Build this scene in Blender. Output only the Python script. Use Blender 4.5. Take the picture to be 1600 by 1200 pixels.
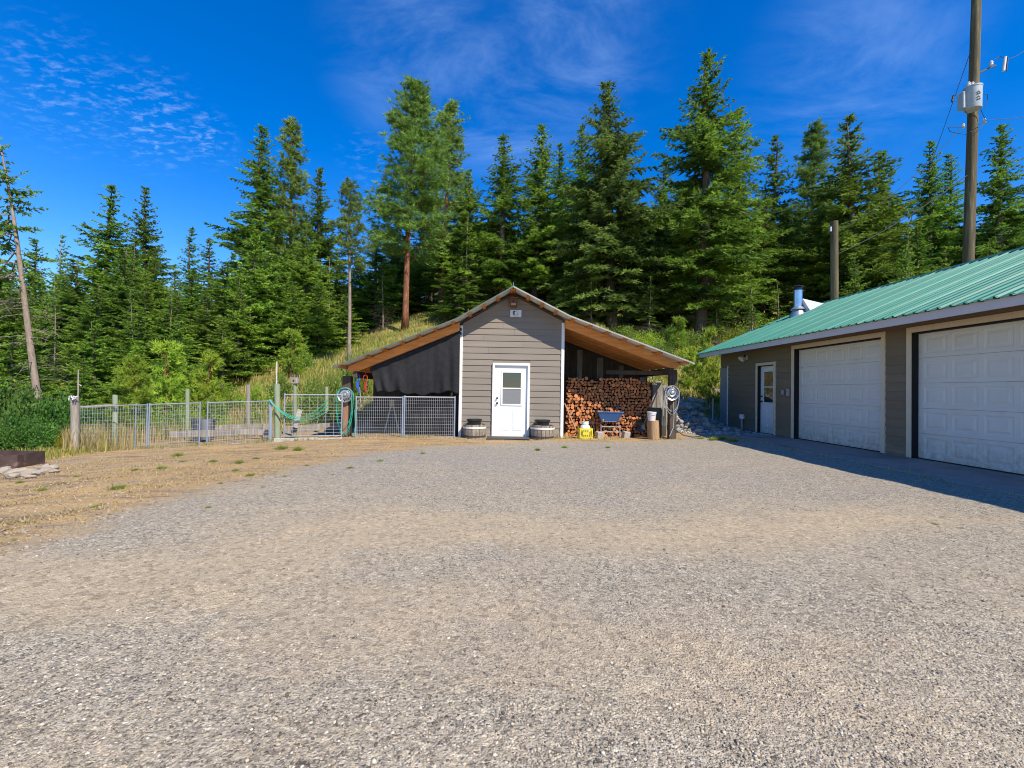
import bpy, math, random
import numpy as np
from mathutils import Vector, Matrix

for o in list(bpy.data.objects): bpy.data.objects.remove(o)
S = bpy.context.scene
COL = S.collection
random.seed(7)
PI = math.pi

# ------------------------------------------------------------------ camera
CAMZ, FPX = 1.34, 711.0                      # eye height, focal length in pixels of a 1600 px wide frame
R_ = Vector((0.99965416, -0.02109238, 0.01570569))
U_ = Vector((-0.01600416, -0.01405701, 0.99977311))
F_ = Vector((0.02086682, 0.9996787, 0.01438972))
cam = bpy.data.cameras.new('camera'); camo = bpy.data.objects.new('camera', cam); COL.objects.link(camo)
cam.sensor_width = 36; cam.lens = 36 * FPX / 1600; cam.clip_start = 0.05; cam.clip_end = 3000
camo.matrix_world = Matrix(((R_.x, U_.x, -F_.x, 0), (R_.y, U_.y, -F_.y, 0), (R_.z, U_.z, -F_.z, CAMZ), (0, 0, 0, 1)))
S.camera = camo
S.cycles.max_bounces = 5; S.cycles.diffuse_bounces = 3; S.cycles.glossy_bounces = 2; S.cycles.transmission_bounces = 3; S.cycles.filter_width = 1.0

# ------------------------------------------------------------------ sky, sun, exposure
SUN = Vector((-0.449, 0.6, -0.75)).normalized()      # direction the light travels
W = bpy.data.worlds.new('World'); S.world = W; W.use_nodes = True
nt = W.node_tree; nt.nodes.clear()
def N(t, **k):
    n = nt.nodes.new(t)
    for a, b in k.items(): setattr(n, a, b)
    return n
sky = N('ShaderNodeTexSky', sky_type='NISHITA', sun_disc=False)
sky.sun_elevation = math.asin(-SUN.z); sky.sun_rotation = math.atan2(-SUN.x, -SUN.y)
sky.altitude = 900; sky.air_density = 1.25; sky.dust_density = 0.0; sky.ozone_density = 5.0
hs = N('ShaderNodeHueSaturation'); hs.inputs['Saturation'].default_value = 1.4; hs.inputs['Hue'].default_value = 0.514; hs.inputs['Value'].default_value = 1.03
nt.links.new(sky.outputs[0], hs.inputs['Color'])
tc = N('ShaderNodeTexCoord')
# thin high cloud: noise on a flat layer overhead (direction / height)
sep = N('ShaderNodeSeparateXYZ'); nt.links.new(tc.outputs['Generated'], sep.inputs[0])
def M_(op, a, b=None, c=None):
    n = N('ShaderNodeMath', operation=op)
    for i, v in enumerate((a, b, c)):
        if v is None: continue
        if isinstance(v, (int, float)): n.inputs[i].default_value = v
        else: nt.links.new(v, n.inputs[i])
    return n.outputs[0]
zz = M_('ADD', M_('MAXIMUM', sep.outputs[2], 0.0), 0.12)
cx = M_('DIVIDE', sep.outputs[0], zz); cy = M_('DIVIDE', sep.outputs[1], zz)
comb = N('ShaderNodeCombineXYZ'); nt.links.new(cx, comb.inputs[0]); nt.links.new(cy, comb.inputs[1])
def noise(vec, scale, detail, rough, dist=0.0, map_scale=(1, 1, 1), rot=0.0):
    mp = N('ShaderNodeMapping'); mp.inputs['Scale'].default_value = map_scale; mp.inputs['Rotation'].default_value = (0, 0, rot)
    nt.links.new(vec, mp.inputs[0])
    n = N('ShaderNodeTexNoise'); n.inputs['Scale'].default_value = scale; n.inputs['Detail'].default_value = detail
    n.inputs['Roughness'].default_value = rough; n.inputs['Distortion'].default_value = dist
    nt.links.new(mp.outputs[0], n.inputs['Vector']); return n.outputs['Fac']
def ramp(v, a, b):
    n = N('ShaderNodeMapRange', interpolation_type='SMOOTHSTEP'); n.inputs[1].default_value = a; n.inputs[2].default_value = b
    nt.links.new(v, n.inputs[0]); return n.outputs[0]
def bank(px, py, rad):           # a cloud bank in the sky around the direction of this picture point
    d = (F_ + R_ * (px - 800) / FPX - U_ * (py - 600) / FPX).normalized()
    n = N('ShaderNodeVectorMath', operation='DISTANCE'); n.inputs[1].default_value = d
    nt.links.new(tc.outputs['Generated'], n.inputs[0])
    return ramp(n.outputs['Value'], rad, rad * 0.1)
wisp = M_('MULTIPLY', ramp(noise(comb.outputs[0], 1.9, 10, 0.66, 0.5, (1, 1.9, 1), 0.9), 0.36, 0.8), 1.0)
banks = M_('MAXIMUM', M_('MAXIMUM', bank(660, 90, 0.2), bank(790, 150, 0.2)), M_('MAXIMUM', bank(900, 60, 0.22), M_('MULTIPLY', bank(1330, 120, 0.2), 0.75)))
veil = ramp(noise(comb.outputs[0], 0.5, 2, 0.5), 0.52, 0.75)
cir = M_('MULTIPLY', wisp, M_('MAXIMUM', M_('MULTIPLY', banks, 0.30), M_('MULTIPLY', veil, 0.06)))
flk = ramp(noise(comb.outputs[0], 22, 6, 0.62, 0.3, (1, 1.6, 1), 0.3), 0.47, 0.74)
flb = M_('MAXIMUM', M_('MAXIMUM', bank(235, 185, 0.1), bank(320, 215, 0.06)), M_('MAXIMUM', M_('MULTIPLY', bank(100, 140, 0.11), 0.7), M_('MULTIPLY', bank(580, 250, 0.08), 0.3)))
clo = M_('MINIMUM', M_('ADD', cir, M_('MULTIPLY', M_('MULTIPLY', flk, flb), 0.32)), 0.8)
mx = N('ShaderNodeMix', data_type='RGBA'); nt.links.new(clo, mx.inputs[0]); nt.links.new(hs.outputs[0], mx.inputs[6])
mx.inputs[7].default_value = (3.6, 4.9, 7.0, 1)
bg = N('ShaderNodeBackground'); bg.inputs['Strength'].default_value = 0.15
nt.links.new(mx.outputs[2], bg.inputs['Color'])
wo = N('ShaderNodeOutputWorld'); nt.links.new(bg.outputs[0], wo.inputs['Surface'])
sl = bpy.data.lights.new('sun', 'SUN'); sl.energy = 5.0; sl.angle = math.radians(0.53); sl.color = (1.0, 0.93, 0.80)
so = bpy.data.objects.new('sun', sl); COL.objects.link(so); so.rotation_euler = SUN.to_track_quat('-Z', 'Y').to_euler(); so.location = (10, -14, 20)
vs = S.view_settings; vs.view_transform = 'Standard'; vs.look = 'None'; vs.gamma = 1; vs.exposure = 0.40; vs.use_curve_mapping = False

# ------------------------------------------------------------------ materials
MATS = {}
def mat(name, c1, c2=None, scale=8.0, rough=0.7, bump=0.0, bscale=None, stretch=(1, 1, 1), metal=0.0, spec=0.4, detail=5, c3=None, s3=1.0, w3=(0.5, 0.7), rnd=0.0, splash=None):
    if name in MATS: return MATS[name]
    m = bpy.data.materials.new(name); m.use_nodes = True; t = m.node_tree; b = t.nodes['Principled BSDF']
    b.inputs['Roughness'].default_value = rough; b.inputs['Metallic'].default_value = metal; b.inputs['Specular IOR Level'].default_value = spec
    co = t.nodes.new('ShaderNodeTexCoord'); mp = t.nodes.new('ShaderNodeMapping'); mp.inputs['Scale'].default_value = stretch
    t.links.new(co.outputs['Object'], mp.inputs[0])
    def nz(sc, de=detail, ro=0.6):
        n = t.nodes.new('ShaderNodeTexNoise'); n.inputs['Scale'].default_value = sc; n.inputs['Detail'].default_value = de; n.inputs['Roughness'].default_value = ro
        t.links.new(mp.outputs[0], n.inputs['Vector']); return n.outputs['Fac']
    def rg(v, a, bb):
        n = t.nodes.new('ShaderNodeMapRange'); n.inputs[1].default_value = a; n.inputs[2].default_value = bb; t.links.new(v, n.inputs[0]); return n.outputs[0]
    def mixc(f, a, bb):
        n = t.nodes.new('ShaderNodeMix'); n.data_type = 'RGBA'; t.links.new(f, n.inputs[0])
        for i, q in ((6, a), (7, bb)):
            if isinstance(q, tuple): n.inputs[i].default_value = q + (1,)
            else: t.links.new(q, n.inputs[i])
        return n.outputs[2]
    if c2 is None: c2 = tuple(x * 0.86 for x in c1)
    col = mixc(rg(nz(scale), 0.32, 0.68), c1, c2)
    if c3: col = mixc(rg(nz(s3, 6), *w3), col, c3)
    if splash:
        sp = t.nodes.new('ShaderNodeSeparateXYZ'); t.links.new(co.outputs['Object'], sp.inputs[0])
        f1 = rg(sp.outputs[2], splash[0], -0.02); mm = t.nodes.new('ShaderNodeMath'); mm.operation = 'MULTIPLY'; t.links.new(f1, mm.inputs[0]); t.links.new(rg(nz(9, 7, 0.75), 0.38, 0.66), mm.inputs[1]); mm.use_clamp = True
        col = mixc(mm.outputs[0], col, splash[1])
    if rnd:
        oi = t.nodes.new('ShaderNodeObjectInfo'); h = t.nodes.new('ShaderNodeHueSaturation')
        t.links.new(rg(oi.outputs['Random'], -0.0, 1.0), h.inputs['Value']); t.links.new(col, h.inputs['Color'])
        mr = t.nodes.new('ShaderNodeMapRange'); mr.inputs[3].default_value = 1 - rnd; mr.inputs[4].default_value = 1 + rnd
        t.links.new(oi.outputs['Random'], mr.inputs[0]); t.links.new(mr.outputs[0], h.inputs['Value']); col = h.outputs[0]
    t.links.new(col, b.inputs['Base Color'])
    if bump:
        bn = t.nodes.new('ShaderNodeBump'); bn.inputs['Strength'].default_value = min(1, bump); bn.inputs['Distance'].default_value = 0.01
        t.links.new(nz(bscale or scale * 6, 4), bn.inputs['Height']); t.links.new(bn.outputs[0], b.inputs['Normal'])
    MATS[name] = m; return m

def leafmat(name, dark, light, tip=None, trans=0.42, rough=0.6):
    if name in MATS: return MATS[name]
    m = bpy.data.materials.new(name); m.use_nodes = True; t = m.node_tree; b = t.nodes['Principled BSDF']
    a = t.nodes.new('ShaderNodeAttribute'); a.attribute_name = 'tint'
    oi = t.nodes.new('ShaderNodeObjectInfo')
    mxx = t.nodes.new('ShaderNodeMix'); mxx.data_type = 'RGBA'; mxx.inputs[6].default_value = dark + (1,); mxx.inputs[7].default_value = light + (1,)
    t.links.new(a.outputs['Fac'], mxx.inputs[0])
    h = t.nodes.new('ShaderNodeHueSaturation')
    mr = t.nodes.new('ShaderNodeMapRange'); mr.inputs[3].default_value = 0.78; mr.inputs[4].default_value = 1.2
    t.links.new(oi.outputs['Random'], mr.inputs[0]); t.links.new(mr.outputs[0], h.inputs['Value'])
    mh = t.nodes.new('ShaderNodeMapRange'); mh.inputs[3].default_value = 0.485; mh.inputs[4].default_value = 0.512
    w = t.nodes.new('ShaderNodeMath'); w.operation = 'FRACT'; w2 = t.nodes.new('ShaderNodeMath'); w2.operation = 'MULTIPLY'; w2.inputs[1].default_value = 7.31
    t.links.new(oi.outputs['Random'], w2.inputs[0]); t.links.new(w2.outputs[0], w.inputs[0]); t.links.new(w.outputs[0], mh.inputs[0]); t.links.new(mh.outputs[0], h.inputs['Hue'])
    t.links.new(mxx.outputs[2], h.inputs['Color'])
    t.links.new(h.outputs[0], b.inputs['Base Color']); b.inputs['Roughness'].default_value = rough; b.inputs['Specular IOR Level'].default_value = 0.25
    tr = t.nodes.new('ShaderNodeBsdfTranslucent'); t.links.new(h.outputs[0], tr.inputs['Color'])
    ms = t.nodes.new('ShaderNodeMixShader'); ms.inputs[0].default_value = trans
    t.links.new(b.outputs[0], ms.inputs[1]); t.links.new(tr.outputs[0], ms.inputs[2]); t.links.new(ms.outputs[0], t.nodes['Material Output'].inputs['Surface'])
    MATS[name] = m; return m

def attrmat(name, rough=0.85):          # colour carried by each stone / blade
    m = bpy.data.materials.new(name); m.use_nodes = True; t = m.node_tree; b = t.nodes['Principled BSDF']
    a = t.nodes.new('ShaderNodeAttribute'); a.attribute_name = 'col'; t.links.new(a.outputs['Color'], b.inputs['Base Color'])
    b.inputs['Roughness'].default_value = rough; b.inputs['Specular IOR Level'].default_value = 0.2
    MATS[name] = m; return m

siding_shed = mat('siding_shed', (0.235, 0.196, 0.155), (0.21, 0.174, 0.138), 3, 0.75, 0.25, 60, (0.25, 1, 3), rnd=0.05, c3=(0.26, 0.22, 0.175), s3=2.0, w3=(0.5, 0.85), splash=(0.5, (0.36, 0.28, 0.19)))
siding_gar = mat('siding_garage', (0.215, 0.165, 0.105), (0.19, 0.145, 0.092), 3, 0.75, 0.25, 60, (1, 0.25, 3), rnd=0.06, splash=(0.45, (0.33, 0.26, 0.18)))
white_paint = mat('white_paint', (0.78, 0.77, 0.74), (0.72, 0.71, 0.68), 5, 0.5, 0.1, 40, c3=(0.6, 0.56, 0.5), s3=6, w3=(0.6, 0.85))
white_door = mat('white_door', (0.8, 0.8, 0.78), (0.76, 0.755, 0.74), 2, 0.4, splash=(0.35, (0.5, 0.42, 0.32)))
gar_door_m = mat('white_steel', (0.76, 0.72, 0.64), (0.72, 0.68, 0.61), 1.5, 0.45, 0.08, 120, c3=(0.66, 0.60, 0.50), s3=2.5, w3=(0.55, 0.9), splash=(0.6, (0.42, 0.34, 0.25)))
trim_m = mat('cream_trim', (0.72, 0.60, 0.44), (0.66, 0.54, 0.39), 6, 0.6, 0.15, 40, (2, 2, 0.4))
fascia_m = mat('fascia_paint', (0.62, 0.56, 0.56), (0.58, 0.53, 0.53), 2, 0.55)
soffit_m = mat('soffit_wood', (0.52, 0.30, 0.12), (0.42, 0.23, 0.09), 5, 0.7, 0.1, 30, (6, 0.5, 6), rnd=0.1)
roof_green = mat('green_metal', (0.026, 0.185, 0.128), (0.034, 0.205, 0.142), 1.2, 0.5, metal=0.0, spec=0.35, c3=(0.065, 0.24, 0.175), s3=0.8, w3=(0.45, 0.75), rnd=0.10)
roof_dark = mat('ridge_metal', (0.02, 0.09, 0.065), (0.02, 0.08, 0.06), 3, 0.4)
galv = mat('galvanised', (0.55, 0.55, 0.53), (0.46, 0.46, 0.45), 14, 0.38, metal=0.75, spec=0.5)
galv_dull = mat('galvanised_dull', (0.74, 0.73, 0.70), (0.66, 0.65, 0.62), 9, 0.5, metal=0.0)
steel_pipe = mat('stainless', (0.62, 0.63, 0.66), (0.5, 0.51, 0.55), 4, 0.22, metal=1.0)
black_m = mat('black_plastic', (0.012, 0.012, 0.013), (0.02, 0.02, 0.02), 5, 0.5)
black_jamb = mat('dark_jamb', (0.012, 0.012, 0.014), (0.01, 0.01, 0.01), 5, 0.8)
wood_orange = mat('fresh_lumber', (0.66, 0.28, 0.07), (0.48, 0.175, 0.04), 4, 0.65, 0.3, 25, (0.6, 6, 6), rnd=0.18, c3=(0.22, 0.09, 0.03), s3=3, w3=(0.6, 0.85))
wood_dark = mat('dark_post', (0.10, 0.07, 0.05), (0.05, 0.038, 0.03), 5, 0.85, 0.5, 25, (6, 6, 0.5), rnd=0.15)
wood_grey = mat('grey_wood', (0.30, 0.26, 0.21), (0.18, 0.15, 0.12), 5, 0.85, 0.5, 30, (6, 6, 0.6), rnd=0.15, c3=(0.4, 0.36, 0.3), s3=2)
wood_green = mat('treated_post', (0.28, 0.32, 0.2), (0.2, 0.24, 0.15), 5, 0.85, 0.4, 30, (6, 6, 0.6), rnd=0.1)
wood_pale = mat('pale_lumber', (0.55, 0.50, 0.43), (0.42, 0.38, 0.33), 5, 0.8, 0.3, 30, (0.6, 6, 6), rnd=0.1)
wood_handle = mat('handle_wood', (0.5, 0.27, 0.15), (0.4, 0.2, 0.1), 7, 0.6, 0.1, 40, (5, 5, 0.5))
barrel_m = mat('barrel_oak', (0.31, 0.26, 0.20), (0.17, 0.13, 0.095), 7, 0.85, 0.5, 30, (4, 4, 0.7), c3=(0.45, 0.39, 0.31), s3=3, w3=(0.5, 0.75))
bark_fir = mat('fir_bark', (0.13, 0.10, 0.075), (0.06, 0.045, 0.035), 5, 0.95, 0.8, 8, (3, 3, 0.6), rnd=0.25)
bark_pine = mat('pine_bark', (0.27, 0.105, 0.05), (0.11, 0.045, 0.026), 4, 0.95, 0.9, 6, (3, 3, 0.7), c3=(0.4, 0.17, 0.07), s3=5, w3=(0.55, 0.7))
bark_pale = mat('pale_bark', (0.32, 0.25, 0.19), (0.18, 0.13, 0.1), 4, 0.95, 0.8, 8, (3, 3, 0.7))
pole_m = mat('utility_pole_wood', (0.13, 0.10, 0.05), (0.05, 0.04, 0.025), 4, 0.9, 0.6, 20, (5, 5, 0.3), c3=(0.24, 0.2, 0.1), s3=2)
conc = mat('concrete', (0.34, 0.29, 0.25), (0.27, 0.23, 0.20), 2.2, 0.85, 0.35, 60, c3=(0.2, 0.16, 0.14), s3=1.1, w3=(0.52, 0.75))
conc_blk = mat('concrete_block', (0.42, 0.38, 0.32), (0.33, 0.29, 0.25), 12, 0.9, 0.5, 60)
rust = mat('rusty_steel', (0.10, 0.062, 0.052), (0.055, 0.035, 0.032), 7, 0.8, 0.3, 40, metal=0.2, c3=(0.3, 0.2, 0.14), s3=4, w3=(0.6, 0.8))
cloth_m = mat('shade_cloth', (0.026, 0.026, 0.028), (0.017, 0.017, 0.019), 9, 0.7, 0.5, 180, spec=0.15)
hose_green = mat('green_hose', (0.015, 0.36, 0.24), (0.02, 0.3, 0.2), 6, 0.4)
hose_grey = mat('grey_hose', (0.34, 0.35, 0.33), (0.27, 0.28, 0.27), 6, 0.45)
hose_black = mat('black_hose', (0.02, 0.02, 0.02), (0.03, 0.03, 0.03), 6, 0.5)
blue_m = mat('blue_tub', (0.04, 0.13, 0.36), (0.06, 0.16, 0.36), 6, 0.45, c3=(0.15, 0.2, 0.3), s3=5, w3=(0.6, 0.85))
blue_rope = mat('blue_rope', (0.02, 0.1, 0.55), None, 20, 0.7)
red_rope = mat('red_rope', (0.45, 0.03, 0.025), None, 20, 0.7)
yellow_m = mat('yellow_crate', (0.72, 0.60, 0.015), (0.65, 0.52, 0.02), 8, 0.5)
white_tank = mat('white_tank', (0.75, 0.75, 0.72), (0.66, 0.66, 0.62), 8, 0.4)
log_end = mat('cut_wood', (0.60, 0.215, 0.07), (0.42, 0.135, 0.042), 18, 0.85, 0.4, 60, rnd=0.3, c3=(0.55, 0.36, 0.2), s3=9, w3=(0.5, 0.75))
log_bark = mat('log_bark', (0.16, 0.09, 0.055), (0.08, 0.045, 0.03), 14, 0.95, 0.6, 40, rnd=0.25)
rock_m = mat('grey_rock', (0.36, 0.32, 0.265), (0.23, 0.205, 0.175), 6, 0.9, 0.6, 25, rnd=0.3, c3=(0.45, 0.41, 0.35), s3=3)
rock_pale = mat('pale_rock', (0.42, 0.345, 0.26), (0.3, 0.25, 0.19), 6, 0.9, 0.5, 25, rnd=0.15)
mat_rubber = mat('rubber_mat', (0.05, 0.05, 0.05), (0.09, 0.085, 0.08), 30, 0.9, 0.5, 90)
wire_m = mat('galvanised_wire', (0.5, 0.51, 0.52), (0.42, 0.43, 0.44), 10, 0.4, metal=0.4)
pipe_m = mat('gate_pipe', (0.34, 0.39, 0.46), (0.28, 0.33, 0.4), 10, 0.4, metal=0.4)
dark_tank = mat('dark_bin', (0.10, 0.105, 0.12), (0.07, 0.075, 0.09), 5, 0.6)
transf_m = mat('transformer_grey', (0.40, 0.435, 0.45), (0.34, 0.37, 0.385), 5, 0.45)
wire_blk = mat('cable', (0.05, 0.055, 0.06), None, 5, 0.6)
brown_box = mat('birdhouse_wood', (0.18, 0.085, 0.05), (0.12, 0.055, 0.03), 9, 0.8, 0.3, 40)
porcelain = mat('porcelain', (0.7, 0.68, 0.66), None, 5, 0.25)

def glassmat():
    m = bpy.data.materials.new('window_glass'); m.use_nodes = True; b = m.node_tree.nodes['Principled BSDF']
    b.inputs['Base Color'].default_value = (0.018, 0.024, 0.03, 1); b.inputs['Roughness'].default_value = 0.03; b.inputs['Specular IOR Level'].default_value = 0.9
    return m
glass = glassmat()
screen_m = mat('window_blind', (0.2, 0.2, 0.2), (0.17, 0.17, 0.175), 40, 0.25, spec=0.8)

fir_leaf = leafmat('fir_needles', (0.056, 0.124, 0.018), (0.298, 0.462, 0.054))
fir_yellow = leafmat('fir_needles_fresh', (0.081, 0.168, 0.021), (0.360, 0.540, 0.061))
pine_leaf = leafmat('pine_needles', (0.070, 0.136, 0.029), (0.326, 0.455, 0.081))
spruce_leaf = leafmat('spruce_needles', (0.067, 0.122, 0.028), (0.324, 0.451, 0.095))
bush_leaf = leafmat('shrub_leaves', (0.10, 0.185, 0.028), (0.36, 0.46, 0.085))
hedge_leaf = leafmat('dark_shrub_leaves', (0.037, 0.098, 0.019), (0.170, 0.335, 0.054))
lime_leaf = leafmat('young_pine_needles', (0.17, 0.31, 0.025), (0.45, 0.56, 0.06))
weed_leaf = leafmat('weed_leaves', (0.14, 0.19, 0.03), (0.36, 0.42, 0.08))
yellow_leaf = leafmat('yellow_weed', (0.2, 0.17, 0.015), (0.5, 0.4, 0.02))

# ------------------------------------------------------------------ helpers
def P(px, py, Y):                      # point of the plane y = Y seen at picture point (px, py)
    d = F_ + R_ * (px - 800) / FPX - U_ * (py - 600) / FPX
    return Vector((0, 0, CAMZ)) + d * (Y / d.y)
def PX(px, py, X):
    d = F_ + R_ * (px - 800) / FPX - U_ * (py - 600) / FPX
    return Vector((0, 0, CAMZ)) + d * (X / d.x)
def org(o):
    v = Vector((0, 0, 0))
    while o: v += o.location; o = o.parent
    return v
def tag(o, label=None, cat=None, group=None, kind=None):
    if label: o['label'] = label
    if cat: o['category'] = cat
    if group: o['group'] = group
    if kind: o['kind'] = kind
    return o
def thing(name, label, cat, loc=(0, 0, 0), group=None):
    o = bpy.data.objects.new(name, None); COL.objects.link(o); o.location = loc; o.empty_display_size = 0.2
    return tag(o, label, cat, group)
def copy_tree(o, parent=None):
    c = o.copy(); COL.objects.link(c); c.parent = parent
    for ch in o.children: copy_tree(ch, c)
    return c
class MB:
    def __init__(s): s.v = []; s.f = []
    def add(s, vs, fs):
        n = len(s.v); s.v += [tuple(x) for x in vs]; s.f += [tuple(i + n for i in f) for f in fs]; return s
    def box(s, x0, x1, y0, y1, z0, z1):
        return s.add([(x0, y0, z0), (x1, y0, z0), (x1, y1, z0), (x0, y1, z0), (x0, y0, z1), (x1, y0, z1), (x1, y1, z1), (x0, y1, z1)],
                     [(3, 2, 1, 0), (4, 5, 6, 7), (0, 1, 5, 4), (1, 2, 6, 5), (2, 3, 7, 6), (3, 0, 4, 7)])
    def beam(s, a, b, w, h, up=(0, 0, 1)):     # box along a-b, w sideways, h along up
        a = Vector(a); b = Vector(b); d = (b - a).normalized(); up = Vector(up); sd = d.cross(up).normalized(); u = sd.cross(d).normalized()
        q = [sd * w / 2 * i + u * h / 2 * j for i, j in ((-1, -1), (1, -1), (1, 1), (-1, 1))]
        return s.add([a + x for x in q] + [b + x for x in q], [(0, 1, 2, 3), (7, 6, 5, 4), (0, 4, 5, 1), (1, 5, 6, 2), (2, 6, 7, 3), (3, 7, 4, 0)])
    def tube(s, pts, r, n=8, cap=True):
        pts = [Vector(p) for p in pts]; m = len(pts); rs = r if isinstance(r, (list, tuple)) else [r] * m
        vs = []; fs = []; ref = None
        for i, p in enumerate(pts):
            d = (pts[min(i + 1, m - 1)] - pts[max(i - 1, 0)]).normalized()
            if ref is None: ref = Vector((0, 0, 1)) if abs(d.z) < 0.9 else Vector((1, 0, 0))
            u = d.cross(ref).normalized(); ref = u.cross(d).normalized() ; w = ref
            for k in range(n):
                a = 2 * PI * k / n; vs.append(p + (u * math.cos(a) + w * math.sin(a)) * rs[i])
        for i in range(m - 1):
            for k in range(n):
                fs.append((i * n + k, i * n + (k + 1) % n, (i + 1) * n + (k + 1) % n, (i + 1) * n + k))
        if cap: fs.append(tuple(range(n - 1, -1, -1))); fs.append(tuple((m - 1) * n + k for k in range(n)))
        return s.add(vs, fs)
    def lathe(s, prof, c=(0, 0, 0), axis='z', n=20, close=False):
        vs = []; fs = []; c = Vector(c); m = len(prof)
        for r, z in prof:
            for k in range(n):
                a = 2 * PI * k / n; q = (r * math.cos(a), r * math.sin(a), z)
                if axis == 'y': q = (q[0], q[2], q[1])
                vs.append(c + Vector(q))
        for i in range(m - 1):
            for k in range(n): fs.append((i * n + k, i * n + (k + 1) % n, (i + 1) * n + (k + 1) % n, (i + 1) * n + k))
        fs.append(tuple(range(n - 1, -1, -1))); fs.append(tuple((m - 1) * n + k for k in range(n)))
        return s.add(vs, fs)
    def prism(s, poly, y0, y1):                # polygon in xz extruded along y
        n = len(poly); vs = [(x, y0, z) for x, z in poly] + [(x, y1, z) for x, z in poly]
        return s.add(vs, [tuple(range(n)), tuple(range(2 * n - 1, n - 1, -1))] + [(i, i + n, (i + 1) % n + n, (i + 1) % n) for i in range(n)])
    def build(s, name, m, parent=None, smooth=False, bevel=0.0, origin=None):
        me = bpy.data.meshes.new(name)
        o0 = org(parent) if parent else Vector(origin) if origin else None
        if o0 is None:
            a = np.array(s.v); o0 = Vector((float(a[:, 0].mean()), float(a[:, 1].mean()), float(a[:, 2].min())))
        me.from_pydata([tuple(Vector(v) - o0) for v in s.v], [], s.f); me.update()
        me.materials.append(m)
        o = bpy.data.objects.new(name, me); COL.objects.link(o)
        if parent: o.parent = parent
        else: o.location = o0
        if smooth:
            me.polygons.foreach_set('use_smooth', [True] * len(me.polygons))
            try: me.set_sharp_from_angle(angle=math.radians(40))
            except Exception: pass
        if bevel:
            b = o.modifiers.new('bevel', 'BEVEL'); b.width = bevel; b.segments = 1; b.limit_method = 'ANGLE'
        return o
def npmesh(name, V, T, attr=None, col=None, mats=(), smooth=False, midx=None):
    me = bpy.data.meshes.new(name); V = np.asarray(V, np.float32); T = np.asarray(T, np.int32); k = T.shape[1]
    me.vertices.add(len(V)); me.vertices.foreach_set('co', V.ravel())
    me.loops.add(T.size); me.loops.foreach_set('vertex_index', T.ravel())
    me.polygons.add(len(T)); me.polygons.foreach_set('loop_start', np.arange(0, T.size, k, dtype=np.int32))
    try: me.polygons.foreach_set('loop_total', np.full(len(T), k, np.int32))
    except Exception: pass
    if midx is not None: me.polygons.foreach_set('material_index', np.asarray(midx, np.int32))
    if attr is not None:
        a = me.attributes.new('tint', 'FLOAT', 'POINT'); a.data.foreach_set('value', np.asarray(attr, np.float32))
    if col is not None:
        a = me.attributes.new('col', 'FLOAT_COLOR', 'POINT'); a.data.foreach_set('color', np.asarray(col, np.float32).ravel())
    if smooth: me.polygons.foreach_set('use_smooth', [True] * len(T))
    me.update(calc_edges=True); me.validate()
    for m in mats: me.materials.append(m)
    return me
def link(name, me, parent=None, loc=(0, 0, 0)):
    o = bpy.data.objects.new(name, me); COL.objects.link(o); o.parent = parent; o.location = loc; return o

# ------------------------------------------------------------------ ground
def sstep(a, b, x): t = np.clip((np.asarray(x, float) - a) / (b - a), 0, 1); return t * t * (3 - 2 * t)
def splus(x, k): x = np.asarray(x, float); return np.where(x > 20 * k, x, k * np.log1p(np.exp(np.clip(x / k, -40, 20))))
_r = np.random.default_rng(3); _K = [( _r.normal(0, 1, 2), _r.uniform(0, 6.28)) for _ in range(14)]
def wob(x, y, f, amp):
    z = 0
    for i, (k, ph) in enumerate(_K): z = z + np.sin((k[0] * x + k[1] * y) * f * (1 + 0.23 * i) + ph) / (1 + 0.4 * i)
    return z * amp * 0.4
def H(x, y):
    x = np.asarray(x, float); y = np.asarray(y, float)
    left = -x - 4.0
    z = -0.067 * np.minimum(splus(left, 0.5), 11 + 0 * x)
    z = z + 0.10 * sstep(4.0, 6.6, x)
    y0 = 15.8 - 1.6 * sstep(4.2, 5.4, x) + 2.6 * sstep(6.6, 8.0, x) + 2.0 * sstep(-6, -14, x)
    a = 0.16 + 0.84 * sstep(-30, -9, x)
    rise = splus(y - y0, 0.5); rise = np.where(rise > 60, 60 + (rise - 60) * 0.15, rise)
    z = z + a * 0.32 * rise
    hill = sstep(0.5, 5, y - y0)
    z = z + hill * wob(x, y, 0.35, 0.28) + wob(x, y, 1.9, 0.012)
    return z
def h1(x, y): return float(H(x, y))
def G(px, py):                        # where the line of sight meets the ground
    d = F_ + R_ * (px - 800) / FPX - U_ * (py - 600) / FPX
    t = 1.0
    while t < 120:
        p = Vector((0, 0, CAMZ)) + d * t
        if p.z < h1(p.x, p.y): return p
        t += 0.02 * max(1, t * 0.2)
    return p
BX = [(-10, -4.6), (3.5, -4.1), (5, -4.05), (6.6, -3.7), (8.8, -3.0), (10.8, -1.6), (11.9, 0.6), (12.25, 2.5), (12.6, 4.6), (13.3, 5.6), (14.0, 6.4), (15, 7), (60, 7)]
def gravel_mask(x, y):
    xb = np.interp(y, [b[0] for b in BX], [b[1] for b in BX])
    return np.clip(0.5 + (x - xb) * 0.55, 0, 1)
def grass_mask(x, y):
    g = sstep(15.2, 17.5, y + np.where(x > 4.5, 0.5, 0)) * (1 - 0.55 * sstep(4.5, 6, x) * (1 - sstep(19, 23, y)))
    g2 = sstep(-9.5, -13.5, x) * sstep(6.5, 10, y)
    return np.maximum(g, 0.8 * g2)
def axis(lo, hi, dlo, dhi, step):
    a = list(np.arange(dlo, dhi + 1e-6, step)); s = step; p = dlo; L = []
    while p > lo: s *= 1.25; p -= s; L.append(p)
    s = step; p = dhi; Rr = []
    while p < hi: s *= 1.25; p += s; Rr.append(p)
    return np.array(L[::-1] + a + Rr)
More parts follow.
